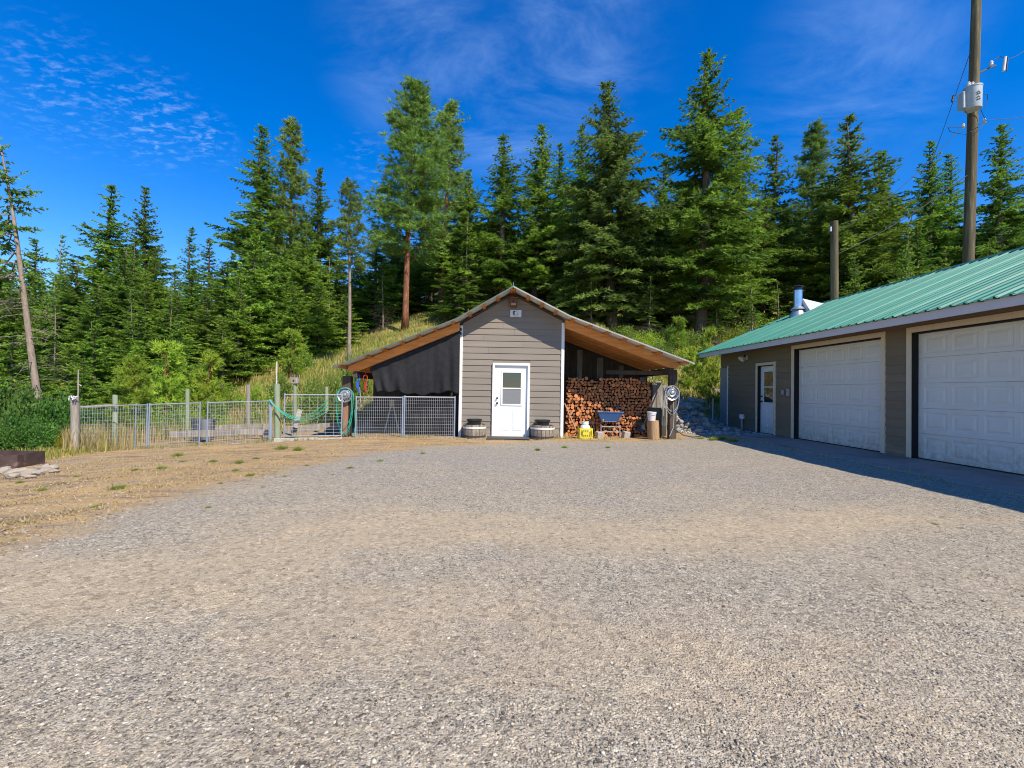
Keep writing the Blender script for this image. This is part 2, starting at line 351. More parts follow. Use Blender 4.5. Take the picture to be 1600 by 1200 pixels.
xs = axis(-700, 700, -22, 20, 0.25); ys = axis(-60, 900, -1, 34, 0.25)
XX, YY = np.meshgrid(xs, ys); ZZ = H(XX, YY)
nx, ny = len(xs), len(ys)
idx = np.arange(nx * ny).reshape(ny, nx)
Q = np.stack([idx[:-1, :-1], idx[:-1, 1:], idx[1:, 1:], idx[1:, :-1]], -1).reshape(-1, 4)
gme = npmesh('ground', np.stack([XX, YY, ZZ], -1).reshape(-1, 3), Q, smooth=True)
def dust_mask(x, y):
    d1 = np.exp(-((y - 4.45 - 0.06 * x + 0.25 * np.sin(x * 1.1)) / 0.5) ** 2) * sstep(-3.2, -0.9, x) * (1 - sstep(4.2, 6.0, x))
    d2 = np.exp(-((y - 3.0 - 0.5 * (x + 3.2)) / 0.55) ** 2) * (1 - sstep(-1.0, 0.6, x))
    d3 = np.exp(-((y - 7.6 - 0.35 * (x + 3)) / 0.35) ** 2) * (1 - sstep(-2.2, -0.4, x))
    d4 = 0.7 * np.exp(-((y - 2.6 + 0.2 * x) / 0.5) ** 2) * (1 - sstep(1.5, 3.0, x))
    return np.clip(d1 + 0.8 * d2 + 0.7 * d3 + d4, 0, 1)
def fresh_mask(x, y): return sstep(5.0, 8.0, y + 0.12 * x) * (1 - 0.5 * sstep(10.5, 12.5, y))
for nm, fn in (('gravel', gravel_mask), ('grass', grass_mask), ('fresh', fresh_mask), ('dust', dust_mask)):
    a = gme.attributes.new(nm, 'FLOAT', 'POINT'); a.data.foreach_set('value', fn(XX, YY).astype(np.float32).ravel())
def ground_material():
    m = bpy.data.materials.new('ground_material'); m.use_nodes = True; t = m.node_tree; b = t.nodes['Principled BSDF']
    b.inputs['Roughness'].default_value = 0.95; b.inputs['Specular IOR Level'].default_value = 0.15
    co = t.nodes.new('ShaderNodeTexCoord').outputs['Object']
    def nz(sc, de=6, ro=0.6, st=(1, 1, 1)):
        mp = t.nodes.new('ShaderNodeMapping'); mp.inputs['Scale'].default_value = st; t.links.new(co, mp.inputs[0])
        n = t.nodes.new('ShaderNodeTexNoise'); n.inputs['Scale'].default_value = sc; n.inputs['Detail'].default_value = de; n.inputs['Roughness'].default_value = ro
        t.links.new(mp.outputs[0], n.inputs['Vector']); return n.outputs['Fac']
    def vor(sc, feat='F1'):
        n = t.nodes.new('ShaderNodeTexVoronoi'); n.inputs['Scale'].default_value = sc; n.feature = feat; t.links.new(co, n.inputs['Vector']); return n
    def mr(v, a, c, lo=0.0, hi=1.0):
        n = t.nodes.new('ShaderNodeMapRange'); n.inputs[1].default_value = a; n.inputs[2].default_value = c; n.inputs[3].default_value = lo; n.inputs[4].default_value = hi
        t.links.new(v, n.inputs[0]); return n.outputs[0]
    def mth(op, a, c):
        n = t.nodes.new('ShaderNodeMath'); n.operation = op
        for i, q in enumerate((a, c)):
            if isinstance(q, (int, float)): n.inputs[i].default_value = q
            else: t.links.new(q, n.inputs[i])
        return n.outputs[0]
    def mix(f, a, c):
        n = t.nodes.new('ShaderNodeMix'); n.data_type = 'RGBA'
        if isinstance(f, float): n.inputs[0].default_value = f
        else: t.links.new(f, n.inputs[0])
        for i, q in ((6, a), (7, c)):
            if isinstance(q, tuple): n.inputs[i].default_value = q + (1,)
            else: t.links.new(q, n.inputs[i])
        return n.outputs[2]
    def cr(v, stops):
        n = t.nodes.new('ShaderNodeValToRGB'); e = n.color_ramp.elements; n.color_ramp.interpolation = 'CONSTANT'
        e[0].position = 0; e[0].color = stops[0][1] + (1,); e[1].position = stops[1][0]; e[1].color = stops[1][1] + (1,)
        for p, c in stops[2:]: q = e.new(p); q.color = c + (1,)
        t.links.new(v, n.inputs[0]); return n.outputs[0]
    def rnd(v): n = t.nodes.new('ShaderNodeSeparateColor'); t.links.new(v.outputs['Color'], n.inputs[0]); return n.outputs[0]
    stones = [(0, (0.067, 0.059, 0.049)), (0.10, (0.191, 0.167, 0.132)), (0.22, (0.344, 0.295, 0.219)), (0.42, (0.420, 0.360, 0.258)), (0.62, (0.296, 0.266, 0.219)), (0.76, (0.497, 0.419, 0.293)), (0.93, (0.630, 0.571, 0.449))]
    v1 = vor(120); v2 = vor(60); v3 = vor(220)
    fine = cr(rnd(v1), stones); big = cr(rnd(v2), stones); sand = cr(rnd(v3), [(0, (0.162, 0.128, 0.088)), (0.13, (0.402, 0.320, 0.210)), (0.55, (0.487, 0.389, 0.254)), (0.88, (0.593, 0.492, 0.342))])
    base = mix(mr(nz(30, 3), 0.5, 0.56), fine, big)
    dusty = mr(nz(0.55, 5, 0.62), 0.38, 0.6)
    dust2 = mth('MULTIPLY', mr(nz(1.4, 6, 0.65, (0.7, 1.6, 1)), 0.42, 0.66), 0.6)
    da = t.nodes.new('ShaderNodeAttribute'); da.attribute_name = 'dust'
    dd = mth('MINIMUM', mth('ADD', mth('ADD', mth('MULTIPLY', dusty, 0.28), mth('MULTIPLY', dust2, 0.55)), mth('MULTIPLY', da.outputs['Fac'], mr(nz(2.2, 6, 0.7), 0.3, 0.55, 0.25, 0.9))), 0.93)
    grav = mix(dd, base, mix(mr(nz(140, 3), 0.42, 0.6), sand, (0.52, 0.39, 0.245)))
    grey = mr(nz(0.35, 3, 0.5, (0.6, 1.5, 1)), 0.47, 0.64)
    fa = t.nodes.new('ShaderNodeAttribute'); fa.attribute_name = 'fresh'
    gm_ = mth('ADD', mth('MULTIPLY', grey, 0.3), mth('MULTIPLY', fa.outputs['Fac'], mr(nz(0.5, 4, 0.6, (0.6, 1.5, 1)), 0.36, 0.56, 0.25, 0.75)))
    grav = mix(mth('MINIMUM', gm_, 0.85), grav, mix(0.4, base, (0.30, 0.265, 0.235)))
    v4 = vor(34); speck = cr(rnd(v4), [(0, (0.45, 0.45, 0.46)), (0.16, (0.82, 0.82, 0.82)), (0.4, (1, 1, 1)), (0.75, (1.12, 1.11, 1.1)), (0.93, (1.45, 1.43, 1.4))])
    ml = t.nodes.new('ShaderNodeMix'); ml.data_type = 'RGBA'; ml.blend_type = 'MULTIPLY'; ml.inputs[0].default_value = 0.5; t.links.new(grav, ml.inputs[6]); t.links.new(speck, ml.inputs[7]); grav = ml.outputs[2]
    # dry ground with straw
    straw = mix(mr(nz(34, 6, 0.75, (0.5, 1.6, 1)), 0.42, 0.6), (0.33, 0.20, 0.092), (0.53, 0.365, 0.16))
    straw = mix(mr(nz(2.6, 8, 0.7, (0.35, 2.2, 1)), 0.5, 0.6), straw, (0.20, 0.145, 0.10))
    straw = mix(mr(nz(1.3, 7, 0.7, (0.5, 1.6, 1)), 0.5, 0.62), straw, mix(mr(nz(40, 4, 0.7), 0.4, 0.6), (0.60, 0.40, 0.17), (0.42, 0.25, 0.11)))
    straw = mix(mr(nz(0.8, 7, 0.7, (0.5, 1.6, 1)), 0.54, 0.66), straw, (0.37, 0.275, 0.175))
    straw = mix(mth('MULTIPLY', mr(nz(90, 3), 0.55, 0.68), 0.7), straw, (0.64, 0.51, 0.33))
    straw = mix(mth('MULTIPLY', mr(nz(55, 3), 0.6, 0.7), 0.8), straw, (0.15, 0.11, 0.08))
    green = mix(mr(nz(0.5, 6, 0.65), 0.42, 0.62), (0.12, 0.135, 0.03), (0.33, 0.27, 0.085))
    ga = t.nodes.new('ShaderNodeAttribute'); ga.attribute_name = 'gravel'; gr = t.nodes.new('ShaderNodeAttribute'); gr.attribute_name = 'grass'
    edge = mth('ADD', mth('ADD', ga.outputs['Fac'], mth('MULTIPLY', mth('SUBTRACT', nz(0.9, 6, 0.7, (0.6, 1.4, 1)), 0.5), 1.1)), mth('MULTIPLY', mth('SUBTRACT', nz(12, 4), 0.5), 0.7))
    col = mix(mr(edge, 0.3, 0.7), straw, grav)
    ge = mth('ADD', gr.outputs['Fac'], mth('MULTIPLY', mth('SUBTRACT', nz(1.2, 6, 0.7), 0.5), 0.7))
    col = mix(mr(ge, 0.4, 0.7), col, green)
    t.links.new(col, b.inputs['Base Color'])
    hgt = mth('ADD', mth('MULTIPLY', mr(v1.outputs['Distance'], 0, 0.6, 1, 0), 0.35), mth('ADD', mth('MULTIPLY', mr(v2.outputs['Distance'], 0, 0.6, 1, 0), 0.5), mth('MULTIPLY', nz(60, 4), 0.6)))
    bn = t.nodes.new('ShaderNodeBump'); bn.inputs['Strength'].default_value = 0.9; bn.inputs['Distance'].default_value = 0.012
    t.links.new(hgt, bn.inputs['Height']); t.links.new(bn.outputs[0], b.inputs['Normal'])
    return m
gme.materials.append(ground_material())
ground = link('ground', gme); tag(ground, kind='structure')

# loose stones lying on the gravel
def stones(name, n, sampler, rlo, rhi, colors, seed, flat=0.6, sink=0.25):
    g = np.random.default_rng(seed)
    t = (1 + 5 ** 0.5) / 2
    ico = np.array([(-1, t, 0), (1, t, 0), (-1, -t, 0), (1, -t, 0), (0, -1, t), (0, 1, t), (0, -1, -t), (0, 1, -t), (t, 0, -1), (t, 0, 1), (-t, 0, -1), (-t, 0, 1)]) / 1.9
    fc = np.array([(0, 11, 5), (0, 5, 1), (0, 1, 7), (0, 7, 10), (0, 10, 11), (1, 5, 9), (5, 11, 4), (11, 10, 2), (10, 7, 6), (7, 1, 8), (3, 9, 4), (3, 4, 2), (3, 2, 6), (3, 6, 8), (3, 8, 9), (4, 9, 5), (2, 4, 11), (6, 2, 10), (8, 6, 7), (9, 8, 1)])
    x, y = sampler(g, n); n = len(x)
    r = rlo + (rhi - rlo) * g.random(n) ** 2.6
    V = ico[None] * (1 + g.uniform(-0.3, 0.3, (n, 12, 1)))
    V = V * np.stack([g.uniform(0.75, 1.35, n), g.uniform(0.7, 1.1, n), np.full(n, flat) * g.uniform(0.7, 1.2, n)], -1)[:, None, :]
    a = g.uniform(0, 6.28, n); c, s = np.cos(a)[:, None], np.sin(a)[:, None]
    V = np.stack([V[..., 0] * c - V[..., 1] * s, V[..., 0] * s + V[..., 1] * c, V[..., 2]], -1) * r[:, None, None]
    V[..., 0] += x[:, None]; V[..., 1] += y[:, None]; V[..., 2] += (H(x, y) + r * flat * sink)[:, None]
    T = (fc[None] + (np.arange(n) * 12)[:, None, None]).reshape(-1, 3)
    C = np.array(colors)[g.integers(0, len(colors), n)] * g.uniform(0.8, 1.15, (n, 1))
    C = np.concatenate([C, np.ones((n, 1))], 1)
    return link(name, npmesh(name, V.reshape(-1, 3), T, col=np.repeat(C, 12, 0), mats=(stone_m,)))
stone_m = attrmat('stone_colours')
def near_gravel(g, n):
    y = 1.25 * (8.5 / 1.25) ** g.random(n); x = g.uniform(-1.18, 1.18, n) * (y + 0.4)
    k = (gravel_mask(x, y) + g.normal(0, 0.12, n) > 0.42) & (x < 6.5) & (g.random(n) > 0.75 * dust_mask(x, y)); return x[k], y[k]
SC = [(0.36, 0.30, 0.225), (0.42, 0.345, 0.25), (0.48, 0.39, 0.275), (0.30, 0.265, 0.22), (0.52, 0.42, 0.30), (0.62, 0.54, 0.42), (0.23, 0.20, 0.165), (0.45, 0.365, 0.265), (0.12, 0.105, 0.09), (0.4, 0.33, 0.24)]
tag(stones('gravel', 52000, near_gravel, 0.0022, 0.0088, SC, 5), 'loose grey and tan crushed gravel on the yard', 'gravel', kind='stuff')

# ------------------------------------------------------------------ garage
SL = 0.115                                             # slab level
slab = MB()
for y0, y1 in ((2.2, 5.2), (5.215, 8.2), (8.215, 11.2), (11.215, 14.75)): slab.box(6.62 + (0.1 if y1 > 14 else 0), 8.5, y0, y1, -0.25, SL)
tag(slab.build('concrete_apron', conc, bevel=0.012), kind='structure')
GX = 8.2; GY0, GY1 = 2.5, 16.9; EX, EZ = 7.5, 2.87; RX, RZ = 11.9, 4.78; GB = 2 * RX - GX
SLP = (RZ - EZ) / (RX - EX)
gar = thing('garage', 'long taupe garage with green ribbed metal roof and white overhead doors', 'garage', (11.9, 10, SL))
openings = [(5.98, 8.93, 2.62), (9.65, 12.6, 2.62), (13.55, 14.43, 2.25)]       # y0, y1, top
def front_segments(z0, z1):          # solid stretches of the front wall between z0 and z1
    out = []; y = GY0
    for a, b, top in openings:
        if z0 < top - 0.02:
            out.append((y, a - 0.1)); y = b + 0.1
    out.append((y, GY1)); return out
WT = 2.98
w = MB()
y = GY0
for a, b, top in openings:
    w.box(GX, GX + 0.12, y, a, SL - 0.2, WT); w.box(GX, GX + 0.12, a, b, top, WT); y = b
w.box(GX, GX + 0.12, y, GY1, SL - 0.2, WT)
w.build('front_wall', siding_gar, gar)
w = MB()
gp = [(GX + 0.122, SL - 0.2), (GB, SL - 0.2), (GB, WT), (RX, WT + (RX - GX) * SLP), (GX + 0.122, WT)]
w.prism(gp, GY1 - 0.12, GY1 - 0.003); w.prism(gp, GY0 + 0.003, GY0 + 0.12); w.box(GB - 0.12, GB - 0.003, GY0 + 0.125, GY1 - 0.125, SL - 0.2, WT)
w.build('end_wall', siding_gar, gar)
# lapped boards, cut round the openings
z = SL + 0.05; k = 0
while z < WT - 0.05:
    z1 = z + 0.183
    for a, b in front_segments(z, z1):
        if a >= GY1 - 0.6: continue
        b = min(b, GY1 - 0.56) if z < 2.3 else b
        if b - a < 0.05: continue
        m = MB(); xa, xb = GX - 0.024, GX - 0.006
        m.add([(xa, a, z), (xa, b, z), (xb, b, min(z1 + 0.01, WT)), (xb, a, min(z1 + 0.01, WT)), (GX - 0.001, a, z), (GX - 0.001, b, z), (GX - 0.001, b, min(z1 + 0.01, WT)), (GX - 0.001, a, min(z1 + 0.01, WT))],
              [(1, 0, 3, 2), (0, 1, 5, 4), (0, 4, 7, 3), (1, 2, 6, 5), (3, 7, 6, 2)])
        m.build('siding_board', siding_gar, gar)
    z = z1
MB().box(GX - 0.03, GX - 0.001, GY1 - 0.5, GY1 + 0.01, SL - 0.1, 2.3).build('corner_panel', mat('grey_sheet', (0.30, 0.29, 0.28), (0.25, 0.245, 0.24), 3, 0.6), gar)
MB().box(GX - 0.035, GX - 0.001, GY1 - 0.56, GY1 - 0.503, SL - 0.08, 2.36).build('corner_strip', white_paint, gar, bevel=0.004)
# overhead doors: five sections of five pressed panels
def panel_geo(m, x, y0, y1, z0, z1, d):
    def fr(a, b, xa, xb):
        A = [(xa, y0 + a, z0 + a), (xa, y1 - a, z0 + a), (xa, y1 - a, z1 - a), (xa, y0 + a, z1 - a)]
        B = [(xb, y0 + b, z0 + b), (xb, y1 - b, z0 + b), (xb, y1 - b, z1 - b), (xb, y0 + b, z1 - b)]
        m.add(A + B, [(i, 4 + i, 4 + (i + 1) % 4, (i + 1) % 4) for i in range(4)])
    fr(0, 0.022, x, x + d); fr(0.022, 0.05, x + d, x + d); fr(0.05, 0.085, x + d, x - 0.001)
    m.add([(x - 0.001, y0 + 0.085, z0 + 0.085), (x - 0.001, y0 + 0.085, z1 - 0.085), (x - 0.001, y1 - 0.085, z1 - 0.085), (x - 0.001, y1 - 0.085, z0 + 0.085)], [(0, 1, 2, 3)])
for oi, (a, b, top) in enumerate(openings[:2]):
    dx = GX + 0.118; n = 5; hgt = (top - SL - 0.02) / n
    door = MB().box(dx + 0.022, dx + 0.05, a + 0.005, b - 0.005, SL + 0.005, top - 0.005).build('garage_door', gar_door_m, gar)
    sec = None
    for i in range(n):
        z0 = SL + 0.012 + i * hgt; z1 = z0 + hgt - 0.006
        m = MB(); cw = (b - a - 0.16) / 5; xs_ = [a + 0.08 + j * cw for j in range(6)]
        gap = 0.05; zl, zh = z0 + 0.075, z1 - 0.075
        # face strips round the panels
        m.add([(dx, a, z0), (dx, a, zl), (dx, b, zl), (dx, b, z0)], [(0, 1, 2, 3)]); m.add([(dx, a, zh), (dx, a, z1), (dx, b, z1), (dx, b, zh)], [(0, 1, 2, 3)])
        e = [a] + sum([[xs_[j] + gap, xs_[j + 1] - gap] for j in range(5)], []) + [b]
        for j in range(0, 12, 2): m.add([(dx, e[j], zl), (dx, e[j], zh), (dx, e[j + 1], zh), (dx, e[j + 1], zl)], [(0, 1, 2, 3)])
        for j in range(5): panel_geo(m, dx, xs_[j] + gap, xs_[j + 1] - gap, zl, zh, 0.008)
        m.add([(dx, a, z1), (dx + 0.02, a, z1 + 0.002), (dx + 0.02, b, z1 + 0.002), (dx, b, z1)], [(0, 1, 2, 3)]); m.add([(dx, a, z0), (dx, b, z0), (dx + 0.02, b, z0 - 0.002), (dx + 0.02, a, z0 - 0.002)], [(0, 1, 2, 3)])
        m.build('door_section', gar_door_m, door)
    MB().box(dx - 0.03, dx + 0.02, a + 0.01, b - 0.01, SL + 0.001, SL + 0.02).build('rubber_seal', black_m, door)
    jb = MB()
    jb.box(GX - 0.02, dx + 0.05, b - 0.004, b, SL + 0.002, top - 0.001); jb.box(GX - 0.02, dx + 0.05, a, a + 0.004, SL + 0.002, top - 0.001); jb.box(GX - 0.02, dx - 0.002, a + 0.005, b - 0.005, top - 0.025, top - 0.001)
    jb.build('door_jamb', black_jamb, gar)
    for (p, q, zz0, zz1) in ((a - 0.1, a, SL + 0.01, top), (b, b + 0.1, SL + 0.01, top), (a - 0.1, b + 0.1, top + 0.002, top + 0.112)):
        MB().box(GX - 0.045, GX - 0.002, p, q, zz0, zz1).build('door_trim', trim_m, gar, bevel=0.004)
# entry doors
def entry_door(parent, o, ux, w_, h_, name='entry_door', knob_at=0.08, flip=1):
    """door leaf in a plane: o = lower corner, ux = unit vector along the width, faces -n"""
    ux = Vector(ux); uz = Vector((0, 0, 1)); n_ = ux.cross(uz)          # outward
    n_ = n_ * flip
    def bxo(m, u0, u1, v0, v1, d0, d1):
        q = [o + ux * u + uz * v + n_ * d for d in (d0, d1) for u, v in ((u0, v0), (u1, v0), (u1, v1), (u0, v1))]
        m.add(q, [(0, 1, 2, 3), (7, 6, 5, 4), (0, 4, 5, 1), (1, 5, 6, 2), (2, 6, 7, 3), (3, 7, 4, 0)]); return m
    leaf = bxo(MB(), 0, w_, 0, h_, -0.04, 0).build(name, white_door, parent)
    a, b, c, d = w_ * 0.24, w_ * 0.80, h_ * 0.46, h_ * 0.915
    for q in ((a - 0.045, a, c - 0.045, d + 0.045), (b, b + 0.045, c - 0.045, d + 0.045), (a, b, c - 0.045, c), (a, b, d, d + 0.045)):
        bxo(MB(), *q, 0.0005, 0.022).build('window_frame', white_paint, leaf, bevel=0.004)
    mid = (c + d) / 2
    bxo(MB(), a, b, mid - 0.018, mid + 0.018, 0.0005, 0.02).build('window_rail', white_paint, leaf, bevel=0.003)
    bxo(MB(), a, b, mid + 0.019, d, 0.001, 0.005).build('pane', glass, leaf)
    bxo(MB(), a, b, c, mid - 0.019, 0.001, 0.009).build('pane', screen_m if name == 'entry_door' and parent.name.startswith('shed') else glass, leaf)
    for u0, u1 in ((w_ * 0.17, w_ * 0.45), (w_ * 0.56, w_ * 0.84)):
        m = MB(); bxo(m, u0, u1, h_ * 0.08, h_ * 0.37, 0.0005, 0.008); bxo(m, u0 + 0.035, u1 - 0.035, h_ * 0.08 + 0.04, h_ * 0.37 - 0.04, 0.0085, 0.013)
        m.build('raised_panel', white_door, leaf, bevel=0.006)
    for v, r, nm in ((h_ * 0.47, 0.03, 'door_knob'), (h_ * 0.545, 0.026, 'deadbolt')):
        c0 = o + ux * knob_at + uz * v
        MB().tube([c0, c0 + n_ * 0.012, c0 + n_ * 0.03, c0 + n_ * 0.045, c0 + n_ * 0.07], [r * 1.1, r * 1.1, r * 0.45, r, r * 0.8], 10).build(nm, black_m, leaf, smooth=True)
    return leaf
a, b, top = openings[2]
entry_door(gar, Vector((GX + 0.08, b - 0.01, SL + 0.02)), (0, -1, 0), b - a - 0.02, top - SL - 0.04, knob_at=0.09)
jb = MB().box(GX - 0.02, GX + 0.12, b - 0.006, b, SL, top - 0.001).box(GX - 0.02, GX + 0.12, a, a + 0.006, SL, top - 0.001).box(GX - 0.02, GX + 0.12, a + 0.007, b - 0.007, top - 0.012, top - 0.001).box(GX + 0.1, GX + 0.119, a, b, SL, top)
jb.build('door_jamb', black_jamb, gar)
for (p, q, zz0, zz1) in ((a - 0.09, a, SL + 0.01, top), (b, b + 0.09, SL + 0.01, top), (a - 0.09, b + 0.09, top + 0.002, top + 0.09)):
    MB().box(GX - 0.042, GX - 0.002, p, q, zz0, zz1).build('door_trim', trim_m, gar, bevel=0.004)
# eaves
RY0, RY1 = 2.15, 17.25
MB().box(EX, EX + 0.035, RY0, RY1, EZ - 0.17, EZ - 0.005).build('fascia', fascia_m, gar, bevel=0.003)
MB().box(GB + (GX - EX) - 0.035, GB + (GX - EX), RY0, RY1, EZ - 0.17, EZ - 0.005).build('fascia', fascia_m, gar)
yy = RY0 + 0.01
while yy < RY1 - 0.05:                                   # soffit planks run along the eave between the look-outs
    y1 = min(yy + 1.2, RY1 - 0.01)
    for j in range(4):
        x0 = EX + 0.037 + j * 0.165; x1 = x0 + 0.162
        zf = lambda x: EZ - 0.12 + (x - EX) * 0.12
        MB().add([(x0, yy, zf(x0)), (x1, yy, zf(x1)), (x1, y1 - 0.003, zf(x1)), (x0, y1 - 0.003, zf(x0)), (x0, yy, zf(x0) + 0.02), (x1, yy, zf(x1) + 0.02), (x1, y1 - 0.003, zf(x1) + 0.02), (x0, y1 - 0.003, zf(x0) + 0.02)],
                 [(3, 2, 1, 0), (4, 5, 6, 7), (0, 1, 5, 4), (1, 2, 6, 5), (2, 3, 7, 6), (3, 0, 4, 7)]).build('soffit_board', soffit_m, gar)
    yy += 1.2
for sgn in (1, -1):                                       # rake boards at both gable ends
    for yv in (RY1 - 0.03, RY0):
        xa = EX if sgn == 1 else 2 * RX - EX
        MB().add([(xa, yv, EZ - 0.175), (RX, yv, RZ - 0.175), (RX, yv, RZ - 0.01), (xa, yv, EZ - 0.01), (xa, yv + 0.03, EZ - 0.175), (RX, yv + 0.03, RZ - 0.175), (RX, yv + 0.03, RZ - 0.01), (xa, yv + 0.03, EZ - 0.01)],
                 [(0, 1, 2, 3), (7, 6, 5, 4), (0, 4, 5, 1), (3, 2, 6, 7), (0, 3, 7, 4), (1, 5, 6, 2)]).build('rake_board', fascia_m, gar)
# ribbed roof sheets
def sheet_mesh(width, length, ribs, rib_h=0.026, thick=0.003):
    prof = []; p = width / ribs
    for i in range(ribs):
        c = (i + 0.5) * p; hh = rib_h * (1.25 if i == 0 else 1)
        prof += [(c - 0.03, 0), (c - 0.009, hh), (c + 0.009, hh), (c + 0.03, 0)]
        if i < ribs - 1: prof += [(c + p * 0.36, 0), (c + p * 0.42, 0.005), (c + p * 0.55, 0.005), (c + p * 0.62, 0)]
    prof = [(0, 0)] + prof + [(width, 0)]
    prof = sorted(prof); v = []; f = []; n = len(prof)
    for s in (0, length):
        for z_ in (0, -thick): v += [(s, q[0], q[1] + z_) for q in prof]
    for i in range(n - 1):
        f.append((i, 2 * n + i, 2 * n + i + 1, i + 1)[::-1]); f.append((n + i, n + i + 1, 3 * n + i + 1, 3 * n + i)[::-1])
        f.append((i, i + 1, n + i + 1, n + i)[::-1]); f.append((2 * n + i, 3 * n + i, 3 * n + i + 1, 2 * n + i + 1)[::-1])
    me = bpy.data.meshes.new('roof_panel'); me.from_pydata(v, [], f); me.update(); return me
ang = math.atan(SLP); LEN = math.hypot(RX - EX, RZ - EZ) + 0.05
sh = sheet_mesh(0.9, LEN, 4); sh.materials.append(roof_green)
k = 0; yv = RY0 - 0.02
while yv < RY1 - 0.1:
    for sgn in (1, -1):
        o = bpy.data.objects.new('roof_panel', sh); COL.objects.link(o); o.parent = gar
        if sgn == 1: o.location = Vector((EX - 0.05, yv, EZ - 0.05 * SLP + 0.004 + (k % 2) * 0.0035)) - gar.location; o.rotation_euler = (0, -ang, 0)
        else: o.location = Vector((2 * RX - EX + 0.05, yv + 0.9, EZ - 0.05 * SLP + 0.004 + (k % 2) * 0.0035)) - gar.location; o.rotation_euler = (0, -ang, PI)
    yv += 0.898; k += 1
capm = MB().prism([(RX - 0.16, RZ - 0.16 * SLP + 0.035), (RX, RZ + 0.05), (RX + 0.16, RZ - 0.16 * SLP + 0.035), (RX + 0.16, RZ - 0.16 * SLP + 0.025), (RX, RZ + 0.04), (RX - 0.16, RZ - 0.16 * SLP + 0.025)], RY0 - 0.03, RY1 + 0.03)
capm.build('ridge_cap', roof_dark, gar)
ffm = MB(); yv = RY0 + 0.07                                 # dark foam closures under each rib at the eave
while yv < RY1:
    ffm.box(EX - 0.045, EX + 0.02, yv, yv + 0.055, EZ - 0.024, EZ + 0.012); yv += 0.2245
ffm.build('eave_closure', roof_dark, gar)
# stove pipe
cxp, cyp = 10.6, 16.15; cz = EZ + (cxp - EX) * SLP
ch = MB().tube([(cxp, cyp, cz - 0.1), (cxp, cyp, cz + 0.93)], 0.145, 24).build('chimney', steel_pipe, gar, smooth=True)
MB().lathe([(0.30, -0.16), (0.28, -0.02), (0.2, 0.12), (0.165, 0.2)], (cxp, cyp, cz), n=24).build('flashing', galv, ch, smooth=True)
MB().lathe([(0.23, 0.20), (0.23, 0.215), (0.15, 0.30)], (cxp, cyp, cz), n=24).build('storm_collar', galv, ch, smooth=True)
MB().lathe([(0.165, 0.9), (0.165, 0.93), (0.12, 0.935), (0.12, 1.0), (0.19, 1.01), (0.19, 1.04), (0.05, 1.09)], (cxp, cyp, cz), n=24).build('cap', mat('black_steel', (0.05, 0.045, 0.05), None, 6, 0.35, metal=0.8), ch, smooth=True)
rz_ = lambda x: EZ + (x - EX) * SLP + 0.03
MB().add([(cxp + 0.17, cyp - 0.42, rz_(cxp + 0.17)), (cxp + 0.17, cyp + 0.3, rz_(cxp + 0.17)), (cxp + 0.95, cyp, rz_(cxp + 0.95)), (cxp + 0.17, cyp - 0.02, rz_(cxp + 0.17) + 0.5)], [(0, 2, 3), (1, 3, 2), (0, 3, 1), (0, 1, 2)]).build('cricket', mat('pale_flashing', (0.5, 0.54, 0.62), None, 3, 0.5), ch)
# wall fittings
lp = PX(1166, 559, GX)
wl = MB().box(GX - 0.03, GX - 0.022, lp.y - 0.13, lp.y + 0.13, lp.z - 0.07, lp.z + 0.07).build('wall_light', white_paint, gar, bevel=0.004)
for dy, dz in ((-0.07, -0.02), (0.07, 0.03)):
    c = Vector((GX - 0.04, lp.y + dy, lp.z + dz)); MB().tube([c, c + Vector((-0.05, 0, -0.02)), c + Vector((-0.15, 0, -0.06))], [0.03, 0.06, 0.075], 12).build('lamp_head', porcelain, wl, smooth=True)
MB().box(GX - 0.06, GX - 0.03, lp.y - 0.03, lp.y + 0.03, lp.z + 0.03, lp.z + 0.09).build('sensor', black_m, wl)
for px, w_, h_ in ((1226, 0.09, 0.13), (1234, 0.10, 0.2)):
    q = PX(px, 613, GX); MB().box(GX - 0.075, GX - 0.027, q.y - w_ / 2, q.y + w_ / 2, q.z - h_ / 2, q.z + h_ / 2).build('outlet_box', mat('grey_box', (0.42, 0.38, 0.36), None, 8, 0.5), gar, bevel=0.006)
q = PX(1159, 660, GX - 0.12)
vp_ = MB().tube([(q.x, q.y, SL - 0.1), (q.x, q.y, q.z + 0.15)], 0.035, 10).build('vent_pipe', hose_grey, gar, smooth=True)
MB().lathe([(0.05, 0.12), (0.085, 0.13), (0.085, 0.24), (0.06, 0.27)], (q.x, q.y, q.z), n=14).build('cap', porcelain, vp_, smooth=True)

# ------------------------------------------------------------------ shed
SX0, SX1, SY = -1.235, 1.755, 13.0
AP = (0.255, 4.19); LBk = (-1.30, 3.27); RBk = (1.82, 3.41); LE = (-4.56, 1.91); RE = (5.23, 2.18)
RYF, RYB = 12.4, 17.7
def roofz(x):
    pts = [LE, LBk, AP, RBk, RE]
    return float(np.interp(x, [p[0] for p in pts], [p[1] for p in pts]))
UND = 0.10                                          # metal and purlins above the rafters
shed = thing('shed', 'taupe gabled shed with two open lean-to wings and green metal roof', 'shed', (0.26, 13.0, 0))
MB().prism([(SX0 + 0.03, -0.1), (SX1 - 0.03, -0.1), (SX1 - 0.03, roofz(SX1) - UND - 0.02), (AP[0], AP[1] - UND - 0.02), (SX0 + 0.03, roofz(SX0) - UND - 0.02)], SY + 0.02, 17.4).build('wall', siding_shed, shed)
DX0, DX1, DZ1 = -0.22, 0.71, 2.05
z = 0.10
